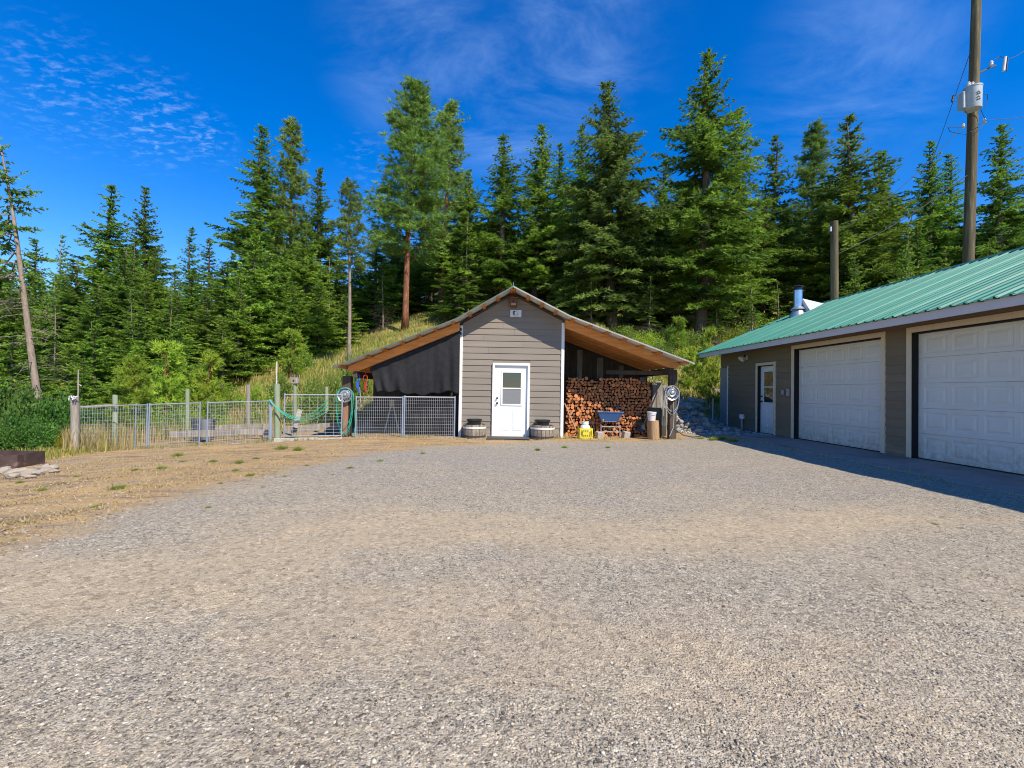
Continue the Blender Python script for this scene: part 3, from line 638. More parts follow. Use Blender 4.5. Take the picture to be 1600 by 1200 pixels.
while z < 4.0:
    z1 = z + 0.177
    segs = [(SX0 + 0.085, DX0 - 0.075), (DX1 + 0.075, SX1 - 0.085)] if z < DZ1 + 0.03 else [(SX0 + 0.085, SX1 - 0.085)]
    if len(segs) == 1 and segs[0][1] - segs[0][0] > 2:
        cut = random.uniform(-0.7, 1.2); segs = [(segs[0][0], cut - 0.002), (cut + 0.002, segs[0][1])]
    for a, b in segs:
        def lim(x, zq): return min(zq, roofz(x) - UND - 0.015)
        if z > 2.9:                                 # boards in the gable are cut to the slope
            zt = z; xs_ = np.linspace(a, b, 61); ok = [x for x in xs_ if roofz(x) - UND - 0.02 > zt]
            if len(ok) < 3: continue
            a, b = ok[0], ok[-1]
            top_ = [(x, lim(x, z1 + 0.008)) for x in np.linspace(a, b, 25)]
        else: top_ = [(a, z1 + 0.008), (b, z1 + 0.008)]
        m = MB(); n = len(top_)
        yb = SY - 0.006; yt = SY + 0.012
        m.add([(x, yb, z) for x, _ in top_] + [(x, yb + (yt - yb) * min(1, (t - z) / 0.185), max(t, z)) for x, t in top_] + [(x, SY + 0.019, z) for x, _ in top_],
              [(i, i + 1, n + i + 1, n + i) for i in range(n - 1)] + [(2 * n + i, 2 * n + i + 1, i + 1, i) for i in range(n - 1)])
        m.build('siding_board', siding_shed, shed)
    z = z1
for a, b in ((SX0, SX0 + 0.085), (SX1 - 0.085, SX1)):
    MB().box(a, b, SY - 0.03, SY + 0.018, 0.0, roofz((a + b) / 2) - UND - 0.06).build('corner_trim', white_paint, shed, bevel=0.004)
MB().box(SX0 + 0.09, DX0 - 0.08, SY - 0.002, SY + 0.018, -0.05, 0.098).build('foundation', conc, shed)
MB().box(DX1 + 0.08, SX1 - 0.09, SY - 0.002, SY + 0.018, -0.05, 0.098).build('foundation', conc, shed)
for a, b, c, d in ((DX0 - 0.07, DX0, 0.02, DZ1), (DX1, DX1 + 0.07, 0.02, DZ1), (DX0 - 0.07, DX1 + 0.07, DZ1 + 0.002, DZ1 + 0.072)):
    MB().box(a, b, SY - 0.055, SY + 0.018, c, d).build('door_trim', white_paint, shed, bevel=0.004)
MB().box(DX0 + 0.001, DX1 - 0.001, SY - 0.01, SY + 0.018, DZ1 - 0.03, DZ1 - 0.001).build('door_head', white_door, shed)
MB().box(DX0 - 0.04, DX1 + 0.04, SY - 0.08, SY + 0.015, 0.0, 0.045).build('door_sill', galv_dull, shed)
entry_door(shed, Vector((DX0 + 0.005, SY + 0.012, 0.05)), (1, 0, 0), DX1 - DX0 - 0.01, DZ1 - 0.085, knob_at=0.07)
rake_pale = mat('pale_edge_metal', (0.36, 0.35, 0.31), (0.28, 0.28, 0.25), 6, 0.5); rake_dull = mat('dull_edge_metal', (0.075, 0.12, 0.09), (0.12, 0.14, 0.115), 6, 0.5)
# purlins, rafters, roof metal
def along(A, B, t): return (A[0] + (B[0] - A[0]) * t, A[1] + (B[1] - A[1]) * t)
for A, B, n in ((AP, LBk, 4), (LBk, LE, 7), (AP, RBk, 4), (RBk, RE, 7)):
    d = Vector((B[0] - A[0], 0, B[1] - A[1])).normalized(); nrm = Vector((-d.z, 0, d.x)); nrm = nrm if nrm.z > 0 else -nrm
    for i in range(n):
        t = (i + 0.25) / n if B in (LE, RE) else (i + 0.12) / n
        if B in (LE, RE) and i == n - 1: t = 0.965
        p = along(A, B, t); c = Vector((p[0], 0, p[1])) - nrm * 0.034
        MB().beam(c + Vector((0, RYF + 0.03, 0)), c + Vector((0, RYB - 0.05, 0)), 0.088, 0.04, nrm).build('purlin', wood_orange, shed)
    L = math.hypot(B[0] - A[0], B[1] - A[1]); ext = 0.0 if B in (LBk, RBk) else 0.05
    # corrugated sheets: green outside, bare metal inside
    yv = RYF; 
    while yv < RYB - 0.1:
        wd = min(0.9, RYB - yv); nn = 24
        for nm, off, mm in (('roof_panel', 0.004, roof_green), ('roof_underside', -0.003, galv_dull)):
            m = MB(); vs_ = []
            for i in range(nn + 1):
                ph = i / nn * wd; zz_ = 0.009 * math.sin(ph / 0.9 * 2 * PI * 12)
                for q in (A, B):
                    e = d * (ext if q is B else (-0.02 if A is not AP else 0)); c = Vector((q[0], yv + ph, q[1])) + e + nrm * (zz_ + off); vs_.append(c)
            up = (B[0] < A[0])
            fs = [(2 * i, 2 * i + 1, 2 * i + 3, 2 * i + 2) for i in range(nn)]
            if not up: fs = [f[::-1] for f in fs]
            m.add(vs_, fs if nm == 'roof_panel' else [f[::-1] for f in fs]).build(nm, mm, shed, smooth=True)
        yv += 0.9
for A, B in ((AP, LBk), (LBk, LE), (AP, RBk), (RBk, RE)):         # metal edge strip along the rake
    s_ = 1 if B[0] > A[0] else -1; tk = 0.042
    e_ = 0.05 if B in (LE, RE) else 0.0; L_ = math.hypot(B[0] - A[0], B[1] - A[1]); B2 = (B[0] + (B[0] - A[0]) / L_ * e_, B[1] + (B[1] - A[1]) / L_ * e_)
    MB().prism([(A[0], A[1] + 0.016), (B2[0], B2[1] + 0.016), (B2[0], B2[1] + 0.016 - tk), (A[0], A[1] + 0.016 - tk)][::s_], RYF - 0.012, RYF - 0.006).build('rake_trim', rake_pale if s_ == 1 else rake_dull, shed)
MB().prism([(AP[0] - 0.14, AP[1] - 0.065), (AP[0], AP[1] + 0.03), (AP[0] + 0.14, AP[1] - 0.055), (AP[0], AP[1] + 0.018)], RYF - 0.005, RYB).build('ridge_cap', roof_green, shed)
MB().tube([(AP[0], RYF + 0.05, AP[1]), (AP[0], RYF + 0.05, AP[1] + 0.13)], [0.012, 0.004], 6).build('finial', galv, shed)
for A, B in ((LBk, LE), (RBk, RE)):
    s = 1 if B is RE else -1; x0 = SX1 + 0.003 if s == 1 else SX0 - 0.003; x1 = B[0] - s * 0.22
    for yv in (12.86, 13.5, 14.15, 14.8, 15.45, 16.1, 16.8):
        d0 = 0.24 if yv < 13 else 0.19; off = 0.062
        z0, z1 = roofz(x0) - off, roofz(x1) - off
        MB().prism([(x0, z0), (x1, z1), (x1, z1 - 0.12), (x1 - s * 0.12, z1 - d0 + 0.05), (x0, z0 - d0)] if s == 1 else [(x0, z0), (x0, z0 - d0), (x1 + 0.12, z1 - d0 + 0.05), (x1, z1 - 0.12), (x1, z1)], yv, yv + 0.042).build('rafter', wood_orange, shed)
    for yv in (13.2, 16.3):                        # edge beam resting on the posts
        pass
    xb = B[0] - s * 0.45
    MB().box(xb - 0.05, xb + 0.05, 12.75, 17.2, roofz(xb) - 0.47, roofz(xb) - 0.29).build('edge_beam', wood_dark, shed, bevel=0.006)
# main gable fly rafters seen as small orange ends under the apex
for s, B in ((1, RBk), (-1, LBk)):
    MB().prism([(AP[0] + s * 0.003, AP[1] - 0.06), (B[0], B[1] - 0.06), (B[0], B[1] - 0.085), (AP[0] + s * 0.003, AP[1] - 0.13)][::s], SY - 0.022, SY + 0.018).build('frieze_board', wood_dark, shed)
post_l = P(542, 650, 13.02).x; post_r = P(1050, 640, 13.02).x
for px_, hh in ((post_l, 0.12), (post_r, 0.10)):
    for yv in (12.92, 16.9):
        MB().box(px_ - hh, px_ + hh, yv, yv + 0.2, -0.6, roofz(px_) - 0.30).build('post', wood_dark, shed, bevel=0.012)
MB().box(post_l - 0.06, post_l + 0.07, 12.888, 12.917, -0.12, 1.0).build('post_board', mat('raw_board', (0.36, 0.2, 0.12), (0.24, 0.12, 0.07), 5, 0.8, 0.4, 25, (6, 6, 0.5)), shed)
# weathered vertical boards closing the back of both wings
for xa, xb, yv in ((SX1 + 0.02, 5.0, 15.6), (-4.4, SX0 - 0.02, 15.6)):
    x = xa; k = 0
    MB().prism([(xa, -0.3), (xb, -0.3), (xb, roofz(xb) - 0.2), (xa, roofz(xa) - 0.2)], yv + 0.05, yv + 0.07).build('back_sheet', wood_dark, shed)  # added sheet that stops light slits showing between the boards
    while x < xb - 0.05:
        wd = random.uniform(0.15, 0.24); x1 = min(x + wd, xb)
        MB().box(x, x1 - 0.008, yv + random.uniform(-0.015, 0.015), yv + 0.04, -0.3 , min(roofz(x), roofz(x1)) - 0.3).build('wall_board', wood_dark if k % 4 or xa < 0 else wood_grey, shed); x = x1; k += 1  # left wing boards all dark: interior shade put into their colour
x = 4.15
while x < 5.0:                                       # short grey screen of planks beside the right post
    MB().box(x, x + 0.16, 14.1 + random.uniform(-0.01, 0.01), 14.13, 0, 1.75 + random.uniform(-0.2, 0.1)).build('wall_board', wood_grey, shed); x += 0.168
MB().beam((3.2, 14.0, 1.95), (4.9, 13.4, 1.93), 0.05, 0.12).build('brace', wood_dark, shed)
q = P(806, 490, SY - 0.01)
wl = MB().box(q.x - 0.16, q.x + 0.16, SY - 0.03, SY - 0.004, q.z - 0.1, q.z + 0.1).build('wall_light', white_paint, shed, bevel=0.004)
MB().lathe([(0.05, 0), (0.05, 0.02), (0.04, 0.05), (0.045, 0.1), (0.02, 0.13)], (q.x, SY - 0.09, q.z - 0.08), n=12).build('bulb', porcelain, wl, smooth=True)
MB().box(q.x - 0.075, q.x - 0.03, SY - 0.09, SY - 0.031, q.z - 0.04, q.z + 0.06).build('bracket', black_m, wl)
for zq in (3.02, 2.9):
    MB().box(SX0 - 0.03, SX0 + 0.05, SY - 0.1, SY - 0.031, zq, zq + 0.07).build('insulator', black_m, shed, bevel=0.01)
q = P(802, 473, SY - 0.01)
bh = thing('birdhouse', 'small brown wooden birdhouse under the peak of the shed gable', 'birdhouse', (q.x, SY, q.z - 0.14))
MB().box(q.x - 0.1, q.x + 0.1, SY - 0.16, SY - 0.007, q.z - 0.13, q.z + 0.1).build('box', brown_box, bh, bevel=0.004)
MB().box(q.x - 0.13, q.x + 0.13, SY - 0.2, SY - 0.007, q.z + 0.101, q.z + 0.13).build('roof', brown_box, bh, bevel=0.004)
MB().tube([(q.x, SY - 0.163, q.z + 0.02), (q.x, SY - 0.155, q.z + 0.02)], 0.03, 12).build('entrance_hole', black_m, bh)
MB().box(q.x - 0.07, q.x + 0.07, SY - 0.175, SY - 0.161, q.z - 0.1, q.z - 0.04).build('front_plate', wood_handle, bh)

# ------------------------------------------------------------------ things at the shed
# shade cloth over the left wing
def cloth():
    V = []; F = []; nu, nv = 90, 36
    xl, xr = P(577, 600, 12.84).x, SX0 + 0.02
    for i in range(nu + 1):
        u = i / nu; x = xl + (xr - xl) * u
        zt = roofz(x) - 0.32 + (0.0 if u > 0.02 else -0.02); zb = 1.22 + 0.05 * math.sin(u * 9) + 0.03 * math.sin(u * 31)
        xo = 0.16 * (1 - u)
        for j in range(nv + 1):
            v = j / nv; z = zt + (zb - zt) * v
            amp = 0.006 + 0.028 * v ** 1.3
            y = 12.83 + amp * (0.25 + 0.75 * math.sin(u * 5 + 0.6) ** 2) * (math.sin(u * 34 + 2.6 * math.sin(u * 6.1) - v * 1.9) + 0.4 * math.sin(u * 71 + 3 * v + math.sin(u * 11))) + 0.03 * math.sin(v * 5 + u * 3) + 0.006 * math.sin(u * 210 + v * 40)
            V.append((x + xo * v * 1.4, y, z))
    for i in range(nu):
        for j in range(nv): a = i * (nv + 1) + j; F.append((a, a + 1, a + nv + 2, a + nv + 1))
    return MB().add(V, F)
o = cloth().build('shade_cloth', cloth_m, smooth=True)
sol = o.modifiers.new('solid', 'SOLIDIFY'); sol.thickness = 0.004
tag(o, 'black shade cloth hanging in folds under the left wing of the shed', 'cloth')

def mesh_panel(a, b, ztop_a, ztop_b, zbot_a, zbot_b, label, nvert, nhor, bar=0.018, wire=0.0035, group='wire panels of the pen', ends=(True, True), pm=pipe_m, cat='wire panel', name='wire_panel', toprail=True, botrail=True):
    """welded wire panel standing between two ground points a and b (x, y)"""
    a = Vector((a[0], a[1], 0)); b = Vector((b[0], b[1], 0)); L = b - a
    t = thing(name, label, cat, (a + L / 2 + Vector((0, 0, min(zbot_a, zbot_b)))), group)
    pt = lambda u, v: a + L * u + Vector((0, 0, (zbot_a + (zbot_b - zbot_a) * u) * (1 - v) + (ztop_a + (ztop_b - ztop_a) * u) * v))
    w_ = MB()
    for i in range(1, nvert):
        u = i / nvert; w_.tube([pt(u, 0.0), pt(u, 1)], wire, 4, False)
    for j in range(1, nhor):
        v = j / nhor; w_.tube([pt(0, v), pt(1, v)], wire, 4, False)
    w_.build('wire_grid', wire_m, t)
    if toprail: MB().tube([pt(0, 1), pt(1, 1)], bar, 8).build('top_rail', wire_m, t, smooth=True)
    if botrail: MB().tube([pt(0, 0), pt(1, 0)], bar, 8).build('bottom_rail', wire_m, t, smooth=True)
    for e, u in zip(ends, (0, 1)):
        if e: MB().tube([pt(u, -0.03), pt(u, 1.03)], bar * 1.25, 8).build('upright', pm, t, smooth=True)
    return t
PY = 12.7
g = lambda px: P(px, 660, PY).x
def pz(px, py, Y=PY): return P(px, py, Y).z
mesh_panel((g(556), PY), (g(629), PY - 0.02), pz(556, 620.5), pz(629, 621), pz(556, 683.5), pz(629, 684), 'left welded wire gate below the black cloth', 24, 12)
mesh_panel((g(632), PY - 0.03), (g(710), PY), pz(632, 620), pz(710, 621), pz(632, 684.5), pz(710, 684.5), 'right welded wire gate below the black cloth, beside the shed corner', 26, 12)
MB().box(g(557), g(712), 12.75, 15.5, -0.2, pz(640, 687, 12.75)).build('pen_floor', mat('shade_dark_earth', (0.10, 0.085, 0.07), (0.16, 0.13, 0.1), 4, 0.9, 0.4, 30)).__setitem__('kind', 'structure')  # earth colour darkened to stand in for shade inside the pen
sw = thing('saw_horse', 'pale blue A-shaped stand in the dark behind the left wire gate', 'stand', (g(612), 14.0, 0))
for dx in (-1, 1): MB().beam((g(612) * 1.1 + dx * 0.03, 14.0, 0.85), (g(612) * 1.1 + dx * 0.22, 14.0, 0.0), 0.035, 0.035, (0, 1, 0)).build('leg', pipe_m, sw)
MB().box(g(612) * 1.1 - 0.07, g(612) * 1.1 + 0.07, 13.95, 14.05, 0.8, 1.0).build('top', wood_pale, sw)
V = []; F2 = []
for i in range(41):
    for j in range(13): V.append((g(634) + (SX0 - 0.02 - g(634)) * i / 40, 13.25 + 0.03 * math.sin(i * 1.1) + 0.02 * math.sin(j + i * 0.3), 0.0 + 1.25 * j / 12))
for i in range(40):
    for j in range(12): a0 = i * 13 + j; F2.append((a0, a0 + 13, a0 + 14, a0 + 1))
tag(MB().add(V, F2).build('dark_sheet', cloth_m, smooth=True), 'dark folded sheet hanging behind the right wire gate', 'cloth').modifiers.new('solid', 'SOLIDIFY').thickness = 0.004  # folded dark sheet added behind the right gate
# loops of rope hanging from the left edge beam
for px, y0, m_, lab in ((559, 585, blue_rope, 'blue rope loop hanging under the left eave'), (571, 586, red_rope, 'red rope loop hanging under the left eave')):
    q = P(px, y0, 12.9); pts = []
    for i in range(25):
        a_ = i / 24 * 2 * PI; pts.append(q + Vector((0.055 * math.sin(a_), 0.02 * math.sin(2 * a_), -0.12 + 0.12 * math.cos(a_))))
    m = MB().tube(pts, 0.013, 6)
    for k in range(3): m.tube([q + Vector((0.03 * (k - 1), -0.02, -0.22)), q + Vector((0.02 * (k - 1) + 0.02, -0.02, -0.42 - 0.05 * k))], 0.010, 5)
    m.tube([q + Vector((0, 0, 0.0)), q + Vector((0, 0.02, 0.16))], 0.008, 5)
    tag(m.build('rope_loop', m_), lab, 'rope')
m = MB(); q = P(562, 605, 12.88); m.tube([q, q + Vector((0.02, 0, -0.2)), q + Vector((0.05, -0.03, -0.45)), q + Vector((0.10, -0.05, -0.62)), q + Vector((0.03, -0.05, -0.63)), q + Vector((-0.05, -0.04, -0.6))], 0.011, 6)
tag(m.build('lead_rope', mat('teal_rope', (0.25, 0.5, 0.45), (0.4, 0.12, 0.1), 14, 0.7)), 'frayed lead rope hanging over the left wire gate', 'rope')

# wheel covers used as hose hangers
def wheel_cover(px, py, Y, lab, dia):
    c = P(px, py, Y); t = thing('wheel_cover', lab, 'wheel cover', (c.x, c.y, c.z - dia / 2), 'wheel covers on the shed posts')
    r = dia / 2
    MB().lathe([(r * 0.93, 0.05), (r, 0.03), (r, -0.01), (r * 0.93, -0.03), (r * 0.84, -0.02), (r * 0.82, 0.0)], c, 'y', 32).build('rim', galv, t, smooth=True)
    MB().lathe([(r * 0.81, 0.0), (r * 0.66, -0.03), (r * 0.60, -0.012), (r * 0.5, -0.014)], c, 'y', 32).build('dish', steel_pipe, t, smooth=True)
    MB().lathe([(r * 0.49, -0.015), (r * 0.44, -0.04), (r * 0.3, -0.03), (r * 0.26, -0.012), (r * 0.2, -0.06), (0.02, -0.07)], c, 'y', 24).build('hub', galv, t, smooth=True)
    for k in range(8):
        a_ = 2 * PI * k / 8; q = c + Vector((math.cos(a_) * r * 0.72, -0.022, math.sin(a_) * r * 0.72)); MB().tube([q, q + Vector((0, -0.012, 0))], r * 0.07, 8).build('vent_hole', black_m, t)
    return c
cl = wheel_cover(539, 617, 12.80, 'round steel wheel cover on the left shed post holding green hose', 0.44)
cr_ = wheel_cover(1050, 614, 12.80, 'round steel wheel cover on the right shed post holding grey hose', 0.44)
def hose(c, n, w_, drop, m_, name, lab, seed, r=0.012, ext=()):
    rg = random.Random(seed); m = MB()
    for k in range(n):
        ww = w_ * rg.uniform(0.82, 1.1); dd = drop * rg.uniform(0.78, 1.05); pts = []
        for i in range(33):
            t = i / 32 * 2 * PI; x = ww * math.sin(t); zc = math.cos(t)
            z = 0.18 * zc if zc > 0 else -dd * (-zc) ** 0.55 * (1 - 0.25 * 0)
            pts.append(c + Vector((x * (1 if zc > 0 else 1 - 0.18 * (-zc)), 0.03 + 0.015 * rg.uniform(-1, 1) - 0.02 * k / n - 0.035, z)))
        m.tube(pts, r, 6)
    for p in ext: m.tube([Vector(q) for q in p], r, 6)
    return tag(m.build(name, m_, smooth=True), lab, 'hose')
def sag(a, b, s, n=14, side=0.0): return [Vector(a).lerp(Vector(b), i / n) + Vector((0, side * math.sin(PI * i / n), -s * 4 * (i / n) * (1 - i / n))) for i in range(n + 1)]
def zy(px, py, Y): return tuple(P(px, py, Y))
hose(cl + Vector((0, 0.0, 0)), 4, 0.22, 1.08, hose_green, 'garden_hose', 'green garden hose coiled on the left shed post', 2, 0.009,
     ext=[[zy(554, 640, 12.72), zy(555, 665, 12.7), zy(552, 683, 12.68), zy(545, 690, 12.6), zy(535, 689, 12.6)]])
tag(MB().tube([zy(536, 676, 12.75), zy(541, 683, 12.74), zy(547, 678, 12.74), zy(549, 668, 12.76)], 0.012, 6).build('hose_end', hose_black, smooth=True), 'short black hose end at the foot of the left post', 'hose')
hose(cr_, 2, 0.2, 0.62, hose_grey, 'garden_hose', 'grey hose looped on the right shed post', 5, 0.011,
     ext=[[zy(1052, 628, 12.76), zy(1053, 650, 12.74), zy(1052, 668, 12.72), zy(1046, 682, 12.66)], [zy(1036, 625, 12.8), zy(1037, 650, 12.8)]])
tag(MB().tube([zy(1050, 668, 12.75), zy(1056, 672, 12.7), zy(1068, 680, 12.6), zy(1082, 683, 12.6), zy(1095, 682, 12.7)], 0.016, 6).build('drain_hose', hose_black, smooth=True), 'black hose running from the right post to the rocks', 'hose')

# half barrels with black pots
def barrel(px0, px1, py_b, lab, lab2):
    Y = 12.75; a_, b_ = P(px0, py_b, Y), P(px1, py_b, Y); c = (a_ + b_) / 2; r = (b_.x - a_.x) / 2; c.z = h1(c.x, c.y) - 0.01
    t = thing('barrel_planter', lab, 'planter', c, 'half barrels by the shed door')
    n = 18; m = MB(); hgt = 0.40
    for k in range(n):
        a0, a1 = 2 * PI * (k + 0.05) / n, 2 * PI * (k + 0.95) / n; vs_ = []
        top = hgt + random.uniform(-0.012, 0.012)
        for zz_, rr in ((0, 0.9), (0.2, 0.99), (top, 1.0)):
            for q, ri in ((a0, rr), (a1, rr), (a1, rr - 0.09), (a0, rr - 0.09)): vs_.append((c.x + r * ri * math.cos(q), c.y + r * ri * math.sin(q), c.z + zz_))
        fs = []
        for s in (0, 4): fs += [(s, s + 1, s + 5, s + 4), (s + 1, s + 2, s + 6, s + 5), (s + 2, s + 3, s + 7, s + 6), (s + 3, s, s + 4, s + 7)]
        m.add(vs_, fs + [(8, 9, 10, 11), (3, 2, 1, 0)])
    m.build('stave_ring', barrel_m, t)
    for z0, z1, r0, r1 in ((0.06, 0.1, 0.945, 0.958), (0.29, 0.335, 1.005, 1.01)):
        MB().lathe([(r * r0, z0), (r * r0 + 0.006, z0), (r * r1 + 0.006, z1), (r * r1, z1)], c, n=28).build('hoop', rust if z0 < 0.2 else galv_dull, t, smooth=True)
    MB().lathe([(r * 0.5, 0.30), (r * 0.9, 0.305), (r * 0.5, 0.33)], c, n=18).build('soil', mat('soil', (0.07, 0.05, 0.035), (0.04, 0.03, 0.02), 20, 0.95), t)
    p = thing('plant_pot', lab2, 'pot', c + Vector((0, 0, 0.33)), 'black pots in the half barrels')
    MB().lathe([(r * 0.5, 0.33), (r * 0.62, 0.50), (r * 0.68, 0.50), (r * 0.68, 0.54), (r * 0.6, 0.54), (r * 0.5, 0.36)], c + Vector((-0.01, 0, 0)), n=24).build('tub', black_m, p, smooth=True)
barrel(723.5, 759, 689, 'weathered wooden half barrel left of the shed door', 'black pot sitting in the half barrel left of the shed door')
barrel(829, 866, 688, 'weathered wooden half barrel right of the shed door', 'black pot sitting in the half barrel right of the shed door')
q = P(790, 688, 12.6)
tag(MB().box(DX0 - 0.18, DX1 + 0.06, 12.3, 12.88, 0.02, 0.045).build('door_mat', mat_rubber, bevel=0.006), 'dark rubber mat on the ground before the shed door', 'mat')

# ------------------------------------------------------------------ firewood
fw = random.Random(11)
def log_mesh(kind):
    n = {0: 9, 1: 5, 2: 4, 3: 6, 4: 5}[kind]; pts = []
    for k in range(n):
        if kind == 0 or kind == 3: a_ = 2 * PI * k / n; r = fw.uniform(0.86, 1.08)
        else: a_ = PI * (k / (n - 1)) * (0.85 if kind != 2 else 0.6) ; r = 1.25
        pts.append((r * math.cos(a_), r * math.sin(a_)))
    if kind in (1, 2, 4): pts.append((fw.uniform(-0.3, 0.2), -0.25)); cx_ = sum(p[0] for p in pts) / len(pts); cz_ = sum(p[1] for p in pts) / len(pts); pts = [(p[0] - cx_, p[1] - cz_) for p in pts]
    n = len(pts); me = bpy.data.meshes.new('split_log'); L = 0.45
    v = [(x * 0.9, -0.012, z * 0.9) for x, z in pts] + [(x, 0, z) for x, z in pts] + [(x * 0.97, L, z * 0.97) for x, z in pts]
    f = [tuple(range(n))] + [(i, i + n, (i + 1) % n + n, (i + 1) % n) for i in range(n)] + [(n + i, 2 * n + i, 2 * n + (i + 1) % n, n + (i + 1) % n) for i in range(n)] + [tuple(range(3 * n - 1, 2 * n - 1, -1))]
    me.from_pydata(v, [], f); me.update(); me.materials.append(log_end); me.materials.append(log_bark)
    for i, p in enumerate(me.polygons): p.material_index = 0 if i <= n else 1
    return me
LM = [log_mesh(k) for k in (0, 3, 0, 1, 4, 3, 0, 1, 2)]
LY = 13.75
xa, xb = P(886, 640, LY).x - 0.05, P(1014, 640, LY).x
ztop = P(950, 591, LY).z; spots = []; row = 0; z = 0.05
while z < ztop:
    x = xa + (0.045 if row % 2 else 0) + fw.uniform(0, 0.03); 
    while x < xb:
        r = fw.uniform(0.036, 0.07)
        zt = ztop + 0.05 * math.sin(x * 4) + (0.1 if 3.3 < x < 3.5 else 0)
        if z < zt: spots.append((x + r * 0.8, z + fw.uniform(-0.018, 0.018), r))
        x += r * 1.72
    z += 0.088; row += 1
spots.sort(key=lambda s: -s[2])
for i, (x, z, r) in enumerate(spots):
    if i < 300:
        o = bpy.data.objects.new('split_log', LM[i % len(LM)]); COL.objects.link(o)
        o.location = (x, LY + fw.uniform(-0.07, 0.05), z); r *= 0.93; o.scale = (r, 1, r * fw.uniform(0.85, 1.05)); o.rotation_euler = (0, fw.uniform(0, 6.28), fw.uniform(-0.06, 0.06))
        tag(o, 'split firewood log showing its cut end in the stack under the right wing', 'log', 'logs in the firewood stack')
rest = MB()
for x, z, r in spots[300:]:
    me = LM[fw.randrange(len(LM))]; R0 = Matrix.Rotation(fw.uniform(0, 6.28), 3, 'Y'); y0 = LY + fw.uniform(-0.07, 0.05)
    rest.add([R0 @ Vector((v.co.x * r, v.co.y, v.co.z * r)) + Vector((x, y0, z)) for v in me.vertices], [tuple(p.vertices) for p in me.polygons])
o = rest.build('firewood', log_end); o.data.materials.append(log_bark)
mi = []
for x_ in o.data.polygons: mi.append(0 if x_.normal.y < -0.3 else 1)
o.data.polygons.foreach_set('material_index', mi)
tag(o, 'smaller split logs filling the gaps of the firewood stack', 'firewood', kind='stuff')
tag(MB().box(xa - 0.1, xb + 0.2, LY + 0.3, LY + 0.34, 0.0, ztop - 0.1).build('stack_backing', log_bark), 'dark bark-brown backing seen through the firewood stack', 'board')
for px, py, rz, L_ in ((900, 678, 0.4, 0.4), (893, 680, -0.5, 0.3), (950, 681, 0.05, 0.5), (966, 681, -0.12, 0.45), (990, 681, 0.1, 0.5), (1003, 680, 0.02, 0.4), (940, 683, -0.05, 0.35)):
    q = G(px, py); d = Vector((math.cos(rz), math.sin(rz), 0)) * L_ / 2; q.z += 0.03
    tag(MB().beam(q - d, q + d, 0.09, 0.045).build('split_stick', log_end, bevel=0.008), 'loose split stick on the ground before the firewood stack', 'stick', 'loose sticks before the firewood')
# leaning tools
def tool(p0, p1, lab, name, m_, r=0.017, head=None):
    t = thing(name, lab, name.replace('_', ' '), p0); d = (Vector(p1) - Vector(p0)).normalized()
    MB().tube([p0, p1], r, 8).build('handle', m_, t, smooth=True)
    if head:
        a_ = Vector(p0); MB().add([a_ + Vector((-0.11, 0, 0.3)), a_ + Vector((0.11, 0, 0.3)), a_ + Vector((0.13, -0.02, 0.1)), a_ + Vector((0.0, -0.05, -0.02)), a_ + Vector((-0.13, -0.02, 0.1)), a_ + Vector((0, 0.05, 0.16))],
                             [(0, 4, 5), (4, 3, 5), (3, 2, 5), (2, 1, 5), (1, 0, 5)]).build('blade', head, t)
    return t
tool(zy(904, 681, 13.1), zy(882, 630, 13.2), 'reddish wooden handle leaning on the right shed corner', 'long_handle', wood_handle)
tool(zy(1001, 672, 13.7), zy(1016, 612, 14.0), 'dark shovel leaning beside the firewood, left of its neighbour', 'shovel', wood_dark, 0.02, black_m)
tool(zy(1001, 676, 13.4), zy(1027, 612, 13.9), 'grey-handled shovel leaning over the chopping block', 'shovel', wood_grey, 0.02, mat('shovel_steel', (0.1, 0.1, 0.11), None, 7, 0.5, metal=0.7))
tool(zy(1036, 682, 13.2), zy(1037, 606, 13.3), 'thin pale pole upright beside the right post', 'pole', wood_pale, 0.014)
# propane tank in a yellow crate
Y = 13.05; q0, q1 = P(904, 683, Y), P(924, 683, Y); c = (q0 + q1) / 2; hw = (q1.x - q0.x) / 2; c.z = h1(c.x, c.y)
cra = thing('milk_crate', 'yellow plastic milk crate on the ground by the firewood', 'crate', c)
for s, (ax, ay) in enumerate(((0, -1), (0, 1), (-1, 0), (1, 0))):
    m = MB(); hh = 0.29
    def bar(u0, u1, z0, z1):
        if ax == 0: m.box(c.x + u0 * hw, c.x + u1 * hw, c.y + ay * hw - 0.008, c.y + ay * hw + 0.008, c.z + z0, c.z + z1)
        else: m.box(c.x + ax * hw - 0.008, c.x + ax * hw + 0.008, c.y + u0 * hw * 0.94, c.y + u1 * hw * 0.94, c.z + z0, c.z + z1)
    bar(-1, 1, 0, 0.06); bar(-1, 1, 0.235, hh); bar(-1, -0.84, 0.061, 0.234); bar(0.84, 1, 0.061, 0.234); bar(-0.5, 0.5, 0.1, 0.2)
    for k in range(5): bar(-0.72 + k * 0.34, -0.62 + k * 0.34, 0.061, 0.099); bar(-0.72 + k * 0.34, -0.62 + k * 0.34, 0.201, 0.234)
    m.build('side', yellow_m, cra)
MB().box(c.x - hw, c.x + hw, c.y - hw, c.y + hw, c.z + 0.005, c.z + 0.02).build('base', yellow_m, cra)
tk = thing('propane_tank', 'white propane tank standing in the yellow crate', 'propane tank', c + Vector((0, 0, 0.02)))
MB().lathe([(0.09, 0.02), (0.145, 0.05), (0.15, 0.28), (0.135, 0.35), (0.08, 0.40), (0.03, 0.42)], c, n=24).build('body', white_tank, tk, smooth=True)
MB().lathe([(0.09, 0.395), (0.1, 0.40), (0.1, 0.48), (0.085, 0.48), (0.085, 0.40)], c, n=24).build('collar', white_tank, tk, smooth=True)
